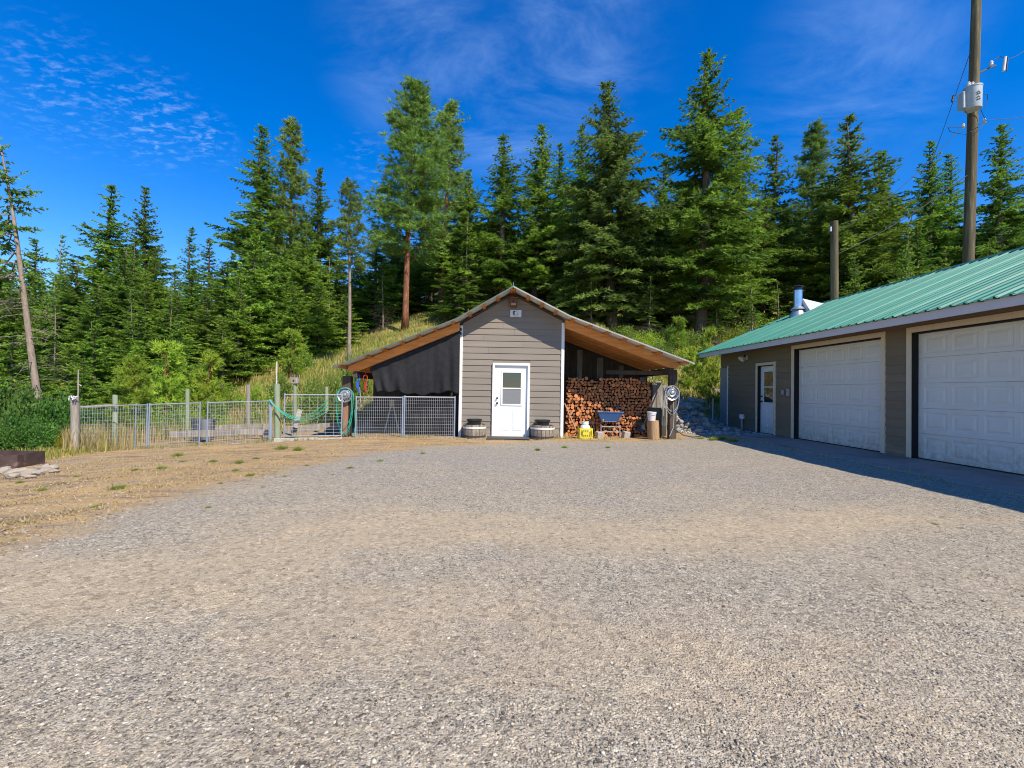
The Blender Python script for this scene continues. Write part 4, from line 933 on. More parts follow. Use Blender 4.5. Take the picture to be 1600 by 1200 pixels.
MB().lathe([(0.025, 0.41), (0.025, 0.46), (0.04, 0.465), (0.04, 0.49), (0.02, 0.495)], c, n=12).build('valve', black_m, tk, smooth=True)
MB().tube([c + Vector(v) for v in ((0.05, -0.02, 0.45), (0.14, -0.05, 0.47), (0.22, -0.08, 0.38), (0.26, -0.1, 0.2), (0.22, -0.12, 0.05), (0.12, -0.2, 0.02))], 0.011, 7).build('gas_hose', hose_black, tk, smooth=True)
# wheelbarrow seen from the handle end
Y = 13.35; L0, L1 = P(934, 645, Y), P(975, 645, Y); c = (L0 + L1) / 2; w2 = (L1.x - L0.x) / 2; gz = h1(c.x, c.y)
wb = thing('wheelbarrow', 'blue wheelbarrow with silver legs parked before the firewood', 'wheelbarrow', (c.x, c.y, gz))
zt, zb = c.z + 0.02, c.z - 0.27
ta = [(-w2, 0), (w2, 0), (w2 * 0.85, 0.85), (-w2 * 0.85, 0.85)]; ba = [(-w2 * 0.62, 0.16), (w2 * 0.62, 0.16), (w2 * 0.5, 0.65), (-w2 * 0.5, 0.65)]
m = MB(); vs_ = [(c.x + x, c.y + y, zt + 0.04 * (y > 0.5)) for x, y in ta] + [(c.x + x, c.y + y, zb) for x, y in ba]
vs_ += [(c.x + x * 0.95, c.y + 0.42 + (y - 0.42) * 0.95, zt + 0.04 * (y > 0.5)) for x, y in ta] + [(c.x + x * 0.95, c.y + 0.42 + (y - 0.42) * 0.95, zb + 0.02) for x, y in ba]
m.add(vs_, [(i, (i + 1) % 4, 4 + (i + 1) % 4, 4 + i) for i in range(4)] + [(7, 6, 5, 4)] + [(8 + i, 12 + i, 12 + (i + 1) % 4, 8 + (i + 1) % 4) for i in range(4)] + [(12, 13, 14, 15)] + [(i, 8 + i, 8 + (i + 1) % 4, (i + 1) % 4) for i in range(4)])
tub = m.build('tub', blue_m, wb, bevel=0.01)
MB().tube([vs_[0], vs_[1], vs_[2], vs_[3], vs_[0]], 0.012, 6).build('rim', blue_m, tub)
for s in (-1, 1):
    x0 = c.x + s * w2 * 0.66
    MB().tube([(x0, c.y + 0.30, zb - 0.01), (x0 + s * 0.02, c.y + 0.05, zb - 0.12), (x0 + s * 0.03, c.y + 0.02, gz + 0.02), (x0 + s * 0.03, c.y + 0.12, gz + 0.01)], 0.016, 8).build('leg', galv, wb, smooth=True)
    MB().beam((c.x + s * w2 * 0.3, c.y + 1.0, zb - 0.12), (c.x + s * w2 * 0.82, c.y - 0.42, zb + 0.08), 0.04, 0.045).build('handle', wood_handle, wb, bevel=0.006)
for zq in (zb - 0.14, gz + 0.17): MB().beam((c.x - w2 * 0.68, c.y + 0.03, zq), (c.x + w2 * 0.68, c.y + 0.03, zq), 0.02, 0.03).build('crossbar', galv, wb)
whl = MB().tube([(c.x - 0.04, c.y + 1.05, gz + 0.2), (c.x + 0.04, c.y + 1.05, gz + 0.2)], 0.2, 20).build('wheel', black_m, wb)
for px, py in ((936, 685), (977, 684)):
    q = G(px, py); dx = 0.1
    t = MB().box(q.x - 0.095, q.x + 0.095, q.y - 0.1, q.y + 0.1, q.z - 0.02, q.z + 0.19).build('concrete_block', conc_blk, bevel=0.012)
    t.rotation_euler = (0.1, 0.12 if px > 950 else 0.05, 0.2)
    tag(t, 'tan concrete block at the left front of the wheelbarrow' if px < 950 else 'tan concrete block at the right front of the wheelbarrow', 'block', 'concrete blocks before the firewood')
# chopping block and bucket
Y = 13.0; q0, q1 = P(1012, 683, Y), P(1030, 683, Y); c = (q0 + q1) / 2; r = (q1.x - q0.x) / 2; c.z = h1(c.x, c.y) - 0.01; hb = P(1020, 657, Y).z
t = thing('chopping_block', 'upright round log used as a chopping block by the right post', 'log', c)
m = MB(); n = 16; vs_ = []
for zq in (0, 0.15, 0.32, hb - c.z):
    for k in range(n): a_ = 2 * PI * k / n; rr = r * (1 + 0.05 * math.sin(3 * a_ + 1) + 0.02 * math.sin(9 * a_ + zq * 5)); vs_.append((c.x + rr * math.cos(a_) - zq * 0.04, c.y + rr * math.sin(a_), c.z + zq))
m.add(vs_, [(i * n + k, i * n + (k + 1) % n, (i + 1) * n + (k + 1) % n, (i + 1) * n + k) for i in range(3) for k in range(n)]); m.build('bark', mat('block_bark', (0.42, 0.27, 0.15), (0.28, 0.17, 0.09), 6, 0.9, 0.6, 20, (4, 4, 0.7)), t, smooth=True)
MB().add(vs_[-n:], [tuple(range(n))]).build('cut_face', log_end, t)
cb = Vector((c.x - 0.06, c.y, hb))
t = thing('bucket', 'white plastic bucket standing on the chopping block', 'bucket', cb)
MB().lathe([(0.105, 0), (0.125, 0.22), (0.135, 0.225), (0.135, 0.25), (0.12, 0.25), (0.1, 0.02)], cb, n=22).build('pail', porcelain, t, smooth=True)
MB().tube([cb + Vector((0.13 * math.cos(a_), -0.03 - 0.1 * math.sin(a_), 0.22 - 0.06 * math.sin(a_))) for a_ in np.linspace(0, PI, 12)], 0.005, 5).build('bail', galv, t)
q = P(1026, 650, 13.7); q.z = h1(q.x, q.y)
t = thing('dark_drum', 'dark green drum in the shade behind the chopping block', 'drum', q)
MB().lathe([(0.26, 0), (0.28, 0.03), (0.27, 0.3), (0.285, 0.33), (0.27, 0.36), (0.27, 0.62), (0.28, 0.8), (0.24, 0.86)], q, n=24).build('shell', mat('drum_paint', (0.05, 0.08, 0.06), (0.08, 0.05, 0.03), 4, 0.6), t, smooth=True)

# ------------------------------------------------------------------ pen fence on the left
def fz(px, py, Y): return P(px, py, Y).z
def gx(px, Y): return P(px, 660, Y).x
FY = 12.5
mesh_panel((gx(124, FY), FY), (gx(212, FY), FY), fz(124, 636, FY), fz(212, 632.5, FY), fz(124, 703, FY), fz(212, 702, FY), 'leftmost wire fence panel with dry grass growing through it', 22, 12, 0.013, 0.0032, ends=(True, True))
mesh_panel((gx(213.5, FY), FY - 0.03), (gx(231, FY), FY - 0.03), fz(213, 633, FY), fz(231, 632.5, FY), fz(213, 702, FY), fz(231, 702, FY), 'narrow wire fence panel between two blue-grey uprights', 5, 12, 0.013, 0.0032, ends=(False, True))
mesh_panel((gx(233, FY), FY), (gx(314, FY), FY - 0.05), fz(233, 632, FY), fz(314, 629.5, FY), fz(233, 701, FY), fz(314, 697, FY), 'wire fence panel in front of the grey garden bed boards', 22, 12, 0.015, 0.0032)
mesh_panel((gx(326, FY), FY - 0.05), (gx(424, FY), FY), fz(326, 629, FY), fz(424, 626.5, FY), fz(326, 696, FY), fz(424, 690, FY), 'open wire fence panel left of the tall post with hose', 25, 13, 0.014, 0.0032)
t = mesh_panel((gx(443.5, FY), FY + 0.02), (gx(532, FY), FY + 0.1), fz(443, 616.5, FY), fz(532, 617, FY), fz(443, 682, FY), fz(532, 681, FY), 'barred wire gate left of the shed post with a sagging green hose', 7, 13, 0.016, 0.0045)
def post(name, px, py_t, py_b, Y, wd, m_, lab, cat='post', grp='posts of the pen', rnd_=True, lean=0.0, cap=None):
    a_ = P(px, py_b, Y); b_ = P(px + lean, py_t, Y); a_.z = min(a_.z, h1(a_.x, a_.y)) - 0.1
    m = MB()
    if rnd_: m.tube([a_, a_.lerp(b_, 0.5) + Vector((wd * 0.05, 0, 0)), b_], [wd / 2 * 1.05, wd / 2, wd / 2 * 0.95], 10)
    else: m.beam(a_, b_, wd, wd, (0, 1, 0))
    return tag(m.build(name, m_, smooth=rnd_, bevel=0 if rnd_ else 0.008), lab, cat, grp)
post('fence_post', 117, 621, 711, FY - 0.1, 0.19, wood_grey, 'thick weathered grey corner post at the left end of the pen')
post('thin_pole', 122.5, 578, 640, FY - 0.2 + 0.25, 0.035, wood_grey, 'thin bare pole standing beside the grey corner post', 'pole', None)
tag(MB().tube([zy(124, 601, FY), zy(127.5, 603, FY)], 0.012, 6).build('nail', wood_pale), 'small pale stub sticking out of the thin pole', 'stub')
rg = random.Random(3); m = MB()
for k in range(7): a_ = P(116, 621, FY - 0.2); m.tube([a_, a_ + Vector((rg.uniform(-0.1, 0.12), rg.uniform(-0.05, 0.0), rg.uniform(-0.02, 0.05))), a_ + Vector((rg.uniform(-0.12, 0.14), -0.09, rg.uniform(-0.12, 0.06)))], 0.012, 5)
tag(m.build('frayed_rope', porcelain), 'white frayed rope knotted on top of the grey corner post', 'rope')
post('fence_post', 180, 617, 690, FY + 0.45, 0.13, wood_green, 'greenish post behind the leftmost wire panel')
tag(MB().beam(zy(120, 637, FY + 0.25), zy(182, 633, FY + 0.3), 0.06, 0.07).build('wood_rail', wood_grey, bevel=0.008), 'grey wooden rail running from the corner post to the greenish post', 'rail')
post('fence_post', 293, 608, 672, 14.6, 0.12, wood_green, 'pale green post inside the pen left of the dark bin')
post('fence_post', 388, 601, 665, 15.2, 0.13, wood_grey, 'brown-grey post at the back of the pen in the tall grass')
post('fence_post', 433, 600, 692, FY + 0.15, 0.16, wood_green, 'tall greenish post tied with wire left of the barred gate')
post('marker_stick', 432.5, 565, 602, FY + 0.15, 0.04, wood_pale, 'slim pinkish stick fixed above the tall greenish post', 'stick', None)
post('fence_post', 461, 600, 670, 14.0, 0.11, wood_green, 'green post carrying the small decorated box')
post('fence_post', 510.5, 604, 660, 14.2, 0.11, wood_green, 'pale green post behind the right end of the barred gate')
post('fence_post', 422, 624, 690, FY, 0.06, pipe_m, 'thin pipe post where the green hose is tied')
q = P(461, 592, 14.0)
t = thing('nest_box', 'small grey nest box with spiky top on a green post', 'nest box', (q.x, q.y, q.z - 0.12))
MB().box(q.x - 0.11, q.x + 0.11, q.y - 0.1, q.y + 0.1, q.z - 0.14, q.z + 0.04).build('box', wood_grey, t, bevel=0.01)
for k in range(5): MB().tube([(q.x - 0.1 + k * 0.05, q.y, q.z + 0.04), (q.x - 0.11 + k * 0.055, q.y, q.z + 0.15)], [0.02, 0.006], 6).build('spike', wood_dark, t)
MB().tube([(q.x, q.y - 0.103, q.z - 0.06), (q.x, q.y - 0.1, q.z - 0.06)], 0.03, 10).build('hole', black_m, t)
for i, (x0, x1) in enumerate(((428, 496), (497, 534))):
    a_, b_ = P(x0, 688.5, FY - 0.1), P(x1, 687, FY - 0.1)
    tag(MB().beam(a_, b_, 0.06, 0.12).build('sill_timber', wood_pale, bevel=0.008), ('long pale timber' if i == 0 else 'short pale timber') + ' lying under the barred gate', 'timber', 'timbers under the barred gate')
# hose slung from the pipe post to the gate
m = MB()
for k in range(3): m.tube(sag(zy(421, 626 - k, FY - 0.06), zy(513, 640 - 8 * k, FY + 0.02), 0.42 + 0.03 * k, 18, -0.02), 0.011, 6)
tag(m.build('garden_hose', hose_green, smooth=True), 'green hose slung along the fence from the pipe post to the barred gate', 'hose')
tag(MB().beam(zy(461, 668, 13.2), zy(469, 640, 13.2), 0.14, 0.03, (0, 1, 0)).build('white_board', wood_pale, bevel=0.005), 'weathered white board leaning inside the barred gate', 'board')
q = P(318, 668, 14.2); q.z = h1(q.x, q.y)
t = thing('dark_bin', 'dark blue-grey plastic bin inside the pen', 'bin', q)
MB().lathe([(0.27, 0), (0.32, 0.6), (0.34, 0.61), (0.34, 0.66), (0.29, 0.66), (0.26, 0.05)], q, n=22).build('shell', dark_tank, t, smooth=True)
q2 = P(322, 663, 13.9); q2.z = h1(q2.x, q2.y)
tag(MB().lathe([(0.13, 0), (0.15, 0.62), (0.14, 0.65)], q2, n=16).build('grey_canister', mat('canister', (0.16, 0.16, 0.17), None, 4, 0.6), smooth=True), 'light grey canister in front of the dark bin', 'canister')
for (x0, y0, x1, y1, Y0, Y1, hh, lab) in ((265, 679, 372, 676, 13.4, 13.6, 0.2, 'front board of the grey garden bed'), (372, 675, 440, 676, 13.7, 13.9, 0.16, 'second grey board of the garden bed'), (300, 671, 430, 666, 14.3, 14.6, 0.18, 'rear grey board of the garden bed'), (445, 672, 535, 664, 13.5, 13.9, 0.2, 'sloping grey board behind the barred gate')):
    a_, b_ = P(x0, y0, Y0), P(x1, y1, Y1); tag(MB().beam(a_, b_, 0.05, hh).build('bed_board', wood_grey, bevel=0.006), lab, 'board', 'garden bed boards')
tag(MB().tube(sag(zy(370, 697, FY - 0.2), zy(430, 690, FY - 0.1), 0.05, 12), 0.014, 6).build('drip_line', hose_black, smooth=True), 'black drip line on the ground before the open wire panel', 'hose')

# ------------------------------------------------------------------ fire pit
c = G(10, 737); c.x -= 1.1; c.y += 0.5; c.z = h1(c.x, c.y)
fp = thing('fire_pit', 'rusty angular steel fire ring at the left edge of the yard', 'fire pit', c)
m = MB(); n = 6; Rr = 0.8; pts = [(c.x + Rr * math.cos(PI / 6 * 1.15 + k * PI / 3), c.y + Rr * math.sin(PI / 6 * 1.15 + k * PI / 3)) for k in range(n)]
pts = [(c.x + 0.8, c.y - 0.02), (c.x + 0.72, c.y + 0.62), (c.x - 0.7, c.y + 0.65), (c.x - 1.0, c.y - 0.05), (c.x - 0.6, c.y - 0.65), (c.x + 0.42, c.y - 0.52)]
for k in range(6):
    a_, b_ = pts[k], pts[(k + 1) % 6]
    s = MB().beam((a_[0], a_[1], c.z + 0.15), (b_[0], b_[1], c.z + 0.15 + 0.01), 0.012, 0.32); s.build('steel_plate', rust, fp)
rk = np.random.default_rng(9)
def rock_mesh(seed):
    g_ = np.random.default_rng(seed); import bmesh
    bm = bmesh.new(); bmesh.ops.create_icosphere(bm, subdivisions=2, radius=1)
    ax = [(Vector(g_.normal(0, 1, 3)).normalized(), g_.uniform(0.55, 0.95)) for _ in range(9)]
    for v in bm.verts:
        for d, l in ax:
            e = v.co.dot(d) - l
            if e > 0: v.co -= d * e * 0.9
        v.co *= 1 + 0.04 * g_.normal()
    me = bpy.data.meshes.new('rock'); bm.to_mesh(me); bm.free(); return me
RK = [rock_mesh(i) for i in range(8)]; RKP = [m_.copy() for m_ in RK]
for m_ in RK: m_.materials.append(rock_m)
for m_ in RKP: m_.materials.append(rock_pale)
def rock(x, y, s, lab, grp, meshes=RK, flat=0.65, sink=0.3):
    o = bpy.data.objects.new('rock', meshes[int(rk.integers(0, 8))]); COL.objects.link(o)
    o.location = (x, y, h1(x, y) + s * flat * (1 - sink)); sx = rk.uniform(0.8, 1.3); o.scale = (s * sx, s * rk.uniform(0.75, 1.1), s * flat * rk.uniform(0.8, 1.2)); o.rotation_euler = (rk.uniform(-0.3, 0.3), rk.uniform(-0.3, 0.3), rk.uniform(0, 6.28))
    return tag(o, lab, 'rock', grp)
for px, py, s in ((8, 739, 0.13), (25, 743, 0.16), (36, 740, 0.1), (46, 742, 0.13), (57, 741, 0.1), (64, 736, 0.12), (72, 739, 0.11), (80, 735, 0.13), (70, 732, 0.1), (85, 739, 0.09), (62, 743, 0.09), (18, 747, 0.1), (48, 747, 0.08)):
    q = G(px, py); rock(q.x, q.y, s, 'pale flat rock lying round the rusty fire ring', 'rocks round the fire ring', RKP, 0.5)

# ------------------------------------------------------------------ rubble bank between shed and garage
for i in range(130):
    while True:
        x = rk.uniform(5.0, 8.15); y = rk.uniform(13.6, 20.5)
        if (y > 17.3 or x < 8.05) and x + (y - 13.6) * 0.0 > 5.0 + max(0, 14.3 - y) * 1.5 and rk.random() < 1.1 - (y - 13.6) / 10: break
    s = 0.05 + 0.17 * rk.random() ** 2.2
    rock(x, y, s, 'grey rock in the rubble bank between shed and garage', 'rocks of the rubble bank')
for px, py, s in ((1078, 634, 0.34), (1086, 640, 0.3), (1100, 645, 0.26), (1110, 628, 0.22), (1068, 640, 0.2), (1095, 632, 0.2), (1118, 615, 0.2)):
    q = G(px, py); rock(q.x, q.y, s, 'large blue-grey boulder in the rubble bank', 'boulders of the rubble bank', RK, 0.6)
def bank_s(g, n):
    x = g.uniform(4.9, 8.3, n); y = 13.5 + 7.5 * g.random(n) ** 1.4; k = ((y > 17) | (x < 8.15)) & (x > 5.0 + np.maximum(0, 14.2 - y) * 1.3) & (y < 20.5 - g.random(n) * 2); return x[k], y[k]
tag(stones('rubble', 7000, bank_s, 0.015, 0.075, [(0.3, 0.3, 0.3), (0.36, 0.35, 0.33), (0.24, 0.24, 0.25), (0.43, 0.40, 0.36), (0.18, 0.18, 0.19)], 21, 0.65), 'small broken grey stones covering the bank beside the garage', 'rubble', kind='stuff')
q = P(1113, 655, 16.6); a_ = Vector((q.x, q.y, h1(q.x, q.y))); MBt = MB().tube([a_ - Vector((0, 0, 0.2)), a_ + Vector((0.02, 0, 0.95))], 0.025, 8)
tag(MBt.build('marker_stake', wood_pale), 'thin pale stake standing in the rubble bank', 'stake')

# ------------------------------------------------------------------ utility poles
Y = 18.6; a_ = P(1513, 410, Y); b_ = P(1524.5, 40, Y); base = a_ + (a_ - b_) * 0.42; base.z = h1(base.x, base.y) - 0.3
t = thing('utility_pole', 'tall weathered utility pole with transformer behind the garage', 'utility pole', base)
topz = a_.lerp(b_, 1.45)
MB().tube([base, a_, b_, topz], [0.2, 0.19, 0.165, 0.15], 16).build('pole', pole_m, t, smooth=True)
c = P(1520, 154, Y - 0.42); r = 0.29
tr = MB().lathe([(r * 0.93, -0.46), (r * 0.95, -0.44), (r, 0.40), (r * 1.05, 0.41), (r * 1.05, 0.46), (r * 0.8, 0.5), (r * 0.3, 0.53)], c, n=28).build('transformer', transf_m, t, smooth=True)
for k in range(2): MB().lathe([(0.05, 0.45), (0.07, 0.5), (0.05, 0.54), (0.07, 0.58), (0.045, 0.62), (0.06, 0.66), (0.03, 0.70)], c + Vector((-0.15 + 0.16 * k, 0.02, 0)), n=12).build('bushing', porcelain, tr, smooth=True)
MB().box(c.x - r - 0.13, c.x - r + 0.04, c.y - 0.02, c.y + 0.25, c.z - 0.4, c.z + 0.3).build('side_box', transf_m, tr, bevel=0.02)
for k, (zq, wq) in enumerate(((0.1, 0.1), (0.02, 0.07), (-0.1, 0.12), (-0.2, 0.08))):     # dark stencil marks down the side
    for s in range(3):
        an = -PI / 2 - 0.35 + 0.14 * s + 0.05 * (k % 2); rr = r * (0.985 + 0.02 * (zq + 0.1)) + 0.004
        MB().box(c.x + rr * math.cos(an) - 0.018, c.x + rr * math.cos(an) + 0.018, c.y + rr * math.sin(an) - 0.006, c.y + rr * math.sin(an) + 0.01, c.z + zq - 0.025 + 0.012 * s, c.z + zq + (0.03 if (s + k) % 2 else 0.0) + 0.012 * s).build('stencil_mark', wire_blk, tr)
pp = lambda px, py: a_.lerp(b_, (410 - py) / 370.0)
arm0 = pp(0, 118); e1 = P(1556, 102, Y - 0.2)
ar = MB().beam(arm0, e1, 0.05, 0.06).build('cutout_arm', wire_blk, t)
e2 = P(1569, 100, Y - 0.25)
MB().tube([e2 + Vector((-0.03, 0, -0.3)), e2 + Vector((0.05, 0, 0.3))], 0.05, 10).build('fuse_cutout', porcelain, ar)
MB().tube([e2 + Vector((0.1, 0, -0.28)), e2 + Vector((0.16, 0, 0.28))], 0.025, 8).build('fuse_tube', wire_blk, ar)
i1 = P(1549, 101, Y - 0.2); MB().lathe([(0.03, -0.05), (0.07, 0.0), (0.05, 0.05), (0.065, 0.1), (0.03, 0.16)], i1, n=12).build('insulator', porcelain, ar, smooth=True)
MB().tube(sag(P(1551, 98, Y - 0.2), P(1562, 88, Y - 0.2), -0.05) + sag(P(1562, 88, Y - 0.2), P(1575, 92, Y - 0.2), 0.0, 4), 0.012, 5).build('jumper', wire_blk, ar)
for (x0, y0, x1, y1) in ((1515, 201, 1505, 195),): pass
hw = MB()
for pts in ([(1510, 198), (1502, 199), (1481, 199), (1484, 205), (1494, 208), (1510, 210)], [(1494, 208), (1500, 199), (1508, 197)], [(1526, 195), (1537, 190), (1541, 188)], [(1529, 160), (1533, 172), (1540, 188), (1539, 193), (1530, 202), (1516, 206)], [(1502, 150), (1503, 163), (1508, 174), (1514, 180)], [(1536, 148), (1543, 147), (1543, 157), (1538, 168)], [(1523, 140), (1526, 150), (1533, 160)]):
    hw.tube([P(x, y, Y - 0.3) for x, y in pts], 0.012, 5)
hw.build('service_wiring', wire_blk, t)
MB().lathe([(0.03, -0.1), (0.06, -0.05), (0.04, 0), (0.06, 0.05), (0.03, 0.1)], P(1505, 197, Y - 0.25), n=10).build('spool_insulator', porcelain, t, smooth=True)
MB().lathe([(0.03, -0.1), (0.06, -0.05), (0.04, 0), (0.06, 0.05), (0.03, 0.1)], P(1538, 189, Y - 0.25), n=10).build('spool_insulator', porcelain, t, smooth=True)
Y2 = 19.4; s0 = P(1303.5, 470, Y2); s1 = P(1303.5, 346, Y2); sb = s0.copy(); sb.z = h1(sb.x, sb.y) - 0.3
t = thing('service_pole', 'short weathered wooden pole rising behind the garage roof', 'utility pole', sb)
MB().tube([sb, s0, s1], [0.17, 0.155, 0.145], 14).build('pole', pole_m, t, smooth=True)
MB().box(s1.x - 0.2, s1.x - 0.13, s1.y - 0.05, s1.y + 0.05, s1.z - 0.45, s1.z - 0.25).build('bracket', galv, t)
def cable(p, q, s, r, lab): return tag(MB().tube(sag(p, q, s, 24), r, 5).build('cable', wire_blk if r < 0.02 else hose_grey), lab, 'cable')
cable(P(1511, 274, Y - 0.2), P(1310, 396, Y2), 0.22, 0.018, 'grey service cable sagging from the tall pole to the short pole')
cable(P(1494, 208, Y - 0.3), P(1310, 362, Y2), 0.35, 0.011, 'thin upper wire between the tall pole and the short pole')
cable(P(1516, 82, Y - 0.2), P(1404, 395, Y + 9), 0.1, 0.012, 'thin guy wire slanting down left from the tall pole')
q = P(1489, 154, Y + 1.2); tag(MB().tube([q + Vector((0.04, 0, 0.14)), q - Vector((0.04, 0, 0.14))], 0.045, 8).build('guy_insulator', wire_blk), 'dark strain insulator on the slanting guy wire', 'insulator')
cable(P(1541, 188, Y - 0.3), P(1680, 168, Y + 3), 0.1, 0.012, 'thin wire leaving the tall pole to the right')
cable(P(1575, 92, Y - 0.25), P(1640, 20, Y + 4), 0.5, 0.012, 'thin wire rising right from the fuse arm')

# ------------------------------------------------------------------ trees
def sprays(P0, D, Ln, Wd, g, fan=2, droop=0.0):
    """needle sprays: each a narrow blade with side blades; returns verts (n*(1+2*fan)*3, 3)"""
    n = len(P0); D = D / np.linalg.norm(D, axis=1, keepdims=True)
    rv = g.normal(0, 1, (n, 3)); rv[:, 2] *= 0.45; S_ = np.cross(D, np.cross(D, rv) + 1e-6); S_ = np.cross(D, S_); S_ /= np.linalg.norm(S_, axis=1, keepdims=True) + 1e-9
    out = []
    tip = P0 + D * Ln[:, None]; tip[:, 2] -= droop * Ln
    out.append(np.stack([P0 - S_ * Wd[:, None] * 0.5, P0 + S_ * Wd[:, None] * 0.5, tip], 1))
    for k in range(fan):
        f = (k + 0.6) / (fan + 0.6)
        for sg in (-1, 1):
            b = P0 + (tip - P0) * (f * 0.75); d2 = D * 0.75 + S_ * sg * 0.75 + g.normal(0, 0.16, (n, 3)); d2 /= np.linalg.norm(d2, axis=1, keepdims=True)
            l2 = Ln * (0.62 - 0.25 * f) * g.uniform(0.75, 1.2, n); t2 = b + d2 * l2[:, None]
            pr = np.cross(d2, np.cross(d2, S_ * 0.3 + g.normal(0, 0.6, (n, 3)))); pr /= np.linalg.norm(pr, axis=1, keepdims=True) + 1e-9
            out.append(np.stack([b - pr * Wd[:, None] * 0.42, b + pr * Wd[:, None] * 0.42, t2], 1))
    return np.concatenate(out, 0), 1 + 2 * fan
class Tree:
    def __init__(s): s.V = []; s.A = []; s.L = MB()
    def put(s, tri, tint): s.V.append(tri.reshape(-1, 3)); s.A.append(np.repeat(tint, 3))
    def mesh(s, name, m):
        V = np.concatenate(s.V); A = np.concatenate(s.A); return npmesh(name, V, np.arange(len(V)).reshape(-1, 3), attr=np.clip(A, 0, 1), mats=(m,))
def trunk(t, Ht, r0, g, bend=0.15, top=0.985):
    ph = g.uniform(0, 6.28); pts = []; rs = []
    for i in range(13):
        u = i / 12; pts.append((bend * math.sin(u * 4 + ph) * u, bend * math.cos(u * 3 + ph) * u, Ht * top * u)); rs.append(r0 * (1 - u) ** 0.8 * (1.25 if i == 0 else 1) + 0.012)
    t.L.tube(pts, rs, 9); return pts
def fir(seed, Ht=18, R=3.0, base=0.1, droop=0.15, dens=1.0, leaf=None, bark=None, spray=0.40, gap=0.0, dead=0, rt=0.011):
    g = np.random.default_rng(seed); t = Tree(); r0 = Ht * rt; trunk(t, Ht, r0, g)
    z = base * Ht; zb = base * Ht
    lump = [(g.uniform(0, 6.28), g.uniform(0, 1), g.uniform(0.5, 1.25)) for _ in range(26)]
    while z < Ht * 0.985:
        u = (z - zb) / (Ht - zb)
        L0 = R * min(1, (u + 0.16) / 0.34) ** 0.7 * (1.04 * (1 - u) ** 0.92) + 0.07
        nb = int(g.integers(6, 9)) if u < 0.9 else 5
        for k in range(nb):
            az = g.uniform(0, 6.28)
            lm = 1.0
            for a, h, f in lump:
                if abs((az - a + PI) % (2 * PI) - PI) < 0.5 and abs(u - h) < 0.07: lm = f
            if g.random() < gap: continue
            L = L0 * g.uniform(0.55, 1.25) * lm
            el = -0.28 - droop + (0.95 + droop) * u ** 1.3 + g.normal(0, 0.1)
            fw_ = np.array([math.cos(az), math.sin(az), 0]); sd = np.array([-math.sin(az), math.cos(az), 0])
            m = max(3, int(L / 0.15 * dens)); s = np.linspace(0.12 if u > 0.5 else 0.25, 1, m)
            zc = s * L * math.sin(el) + 0.16 * L * s ** 2 - droop * 0.5 * L * s ** 1.5 * (1 - u)
            C = fw_[None] * (s * L * math.cos(el))[:, None]; C[:, 2] = z + zc
            t.L.tube([(0, 0, z), tuple(C[m // 2]), tuple(C[-1])], [0.012 + 0.012 * L, 0.008 + 0.004 * L, 0.004], 3, False)
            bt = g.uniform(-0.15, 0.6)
            for sg in (-1, 1):
                D = sd[None] * sg * 0.85 + fw_[None] * (0.35 + 0.55 * s[:, None]) + g.normal(0, 0.22, (m, 3)); D[:, 2] += 0.12 - droop * 0.9 + g.normal(0, 0.12, m)
                Ln = spray * min(1.0, 0.45 + 1.2 * (1 - u)) * (0.55 + 0.9 * (1 - s) ** 0.7 * min(1.3, L / 1.6)) * g.uniform(0.7, 1.25, m)
                tri, kk = sprays(C + g.normal(0, 0.03, (m, 3)), D, Ln, 0.05 + 0.16 * Ln, g, 2, 0.12 + droop)
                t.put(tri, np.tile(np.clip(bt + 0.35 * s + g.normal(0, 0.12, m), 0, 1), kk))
            q = max(2, m // 2); sel = g.integers(0, m, q); D = fw_[None] + g.normal(0, 0.3, (q, 3)); D[:, 2] += 0.35
            tri, kk = sprays(C[sel], D, spray * 0.7 * g.uniform(0.7, 1.2, q), np.full(q, 0.09), g, 1, 0.0)
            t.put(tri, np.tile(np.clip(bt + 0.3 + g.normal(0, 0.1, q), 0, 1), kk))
        z += (0.34 + 0.1 * (1 - u)) * g.uniform(0.75, 1.25) * (18 / Ht if Ht < 8 else 1) * (0.45 if Ht < 8 else 1)
    top = np.array([[0, 0, Ht * 0.96]] * 6); tri, kk = sprays(top, np.array([[0.1, 0, 1], [-0.2, 0.1, 1], [0.1, 0.3, 0.8], [0, 0, 1], [0.3, -0.2, 0.6], [-0.3, -0.2, 0.6]], float), np.full(6, 0.045 * Ht * 0.7), np.full(6, 0.1), g, 2, 0); t.put(tri, np.full(len(tri), 0.5))
    for k in range(dead):
        zz_ = g.uniform(0.04, base + 0.08) * Ht; az = g.uniform(0, 6.28); L = g.uniform(0.6, 1.7); d = Vector((math.cos(az), math.sin(az), -0.15)); p = Vector((0, 0, zz_))
        t.L.tube([p, p + d * L * 0.5, p + d * L + Vector((0, 0, -0.25 * L))], [0.025, 0.015, 0.005], 3, False)
        for j in range(3): b = p + d * L * g.uniform(0.35, 0.9); t.L.tube([b, b + Vector(g.normal(0, 0.25, 3)) + d * 0.2], [0.01, 0.003], 3, False)
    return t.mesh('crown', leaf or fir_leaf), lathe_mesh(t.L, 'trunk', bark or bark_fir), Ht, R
def lathe_mesh(mb, name, m):
    me = bpy.data.meshes.new(name); me.from_pydata(mb.v, [], mb.f); me.update(); me.materials.append(m); me.polygons.foreach_set('use_smooth', [True] * len(me.polygons)); return me
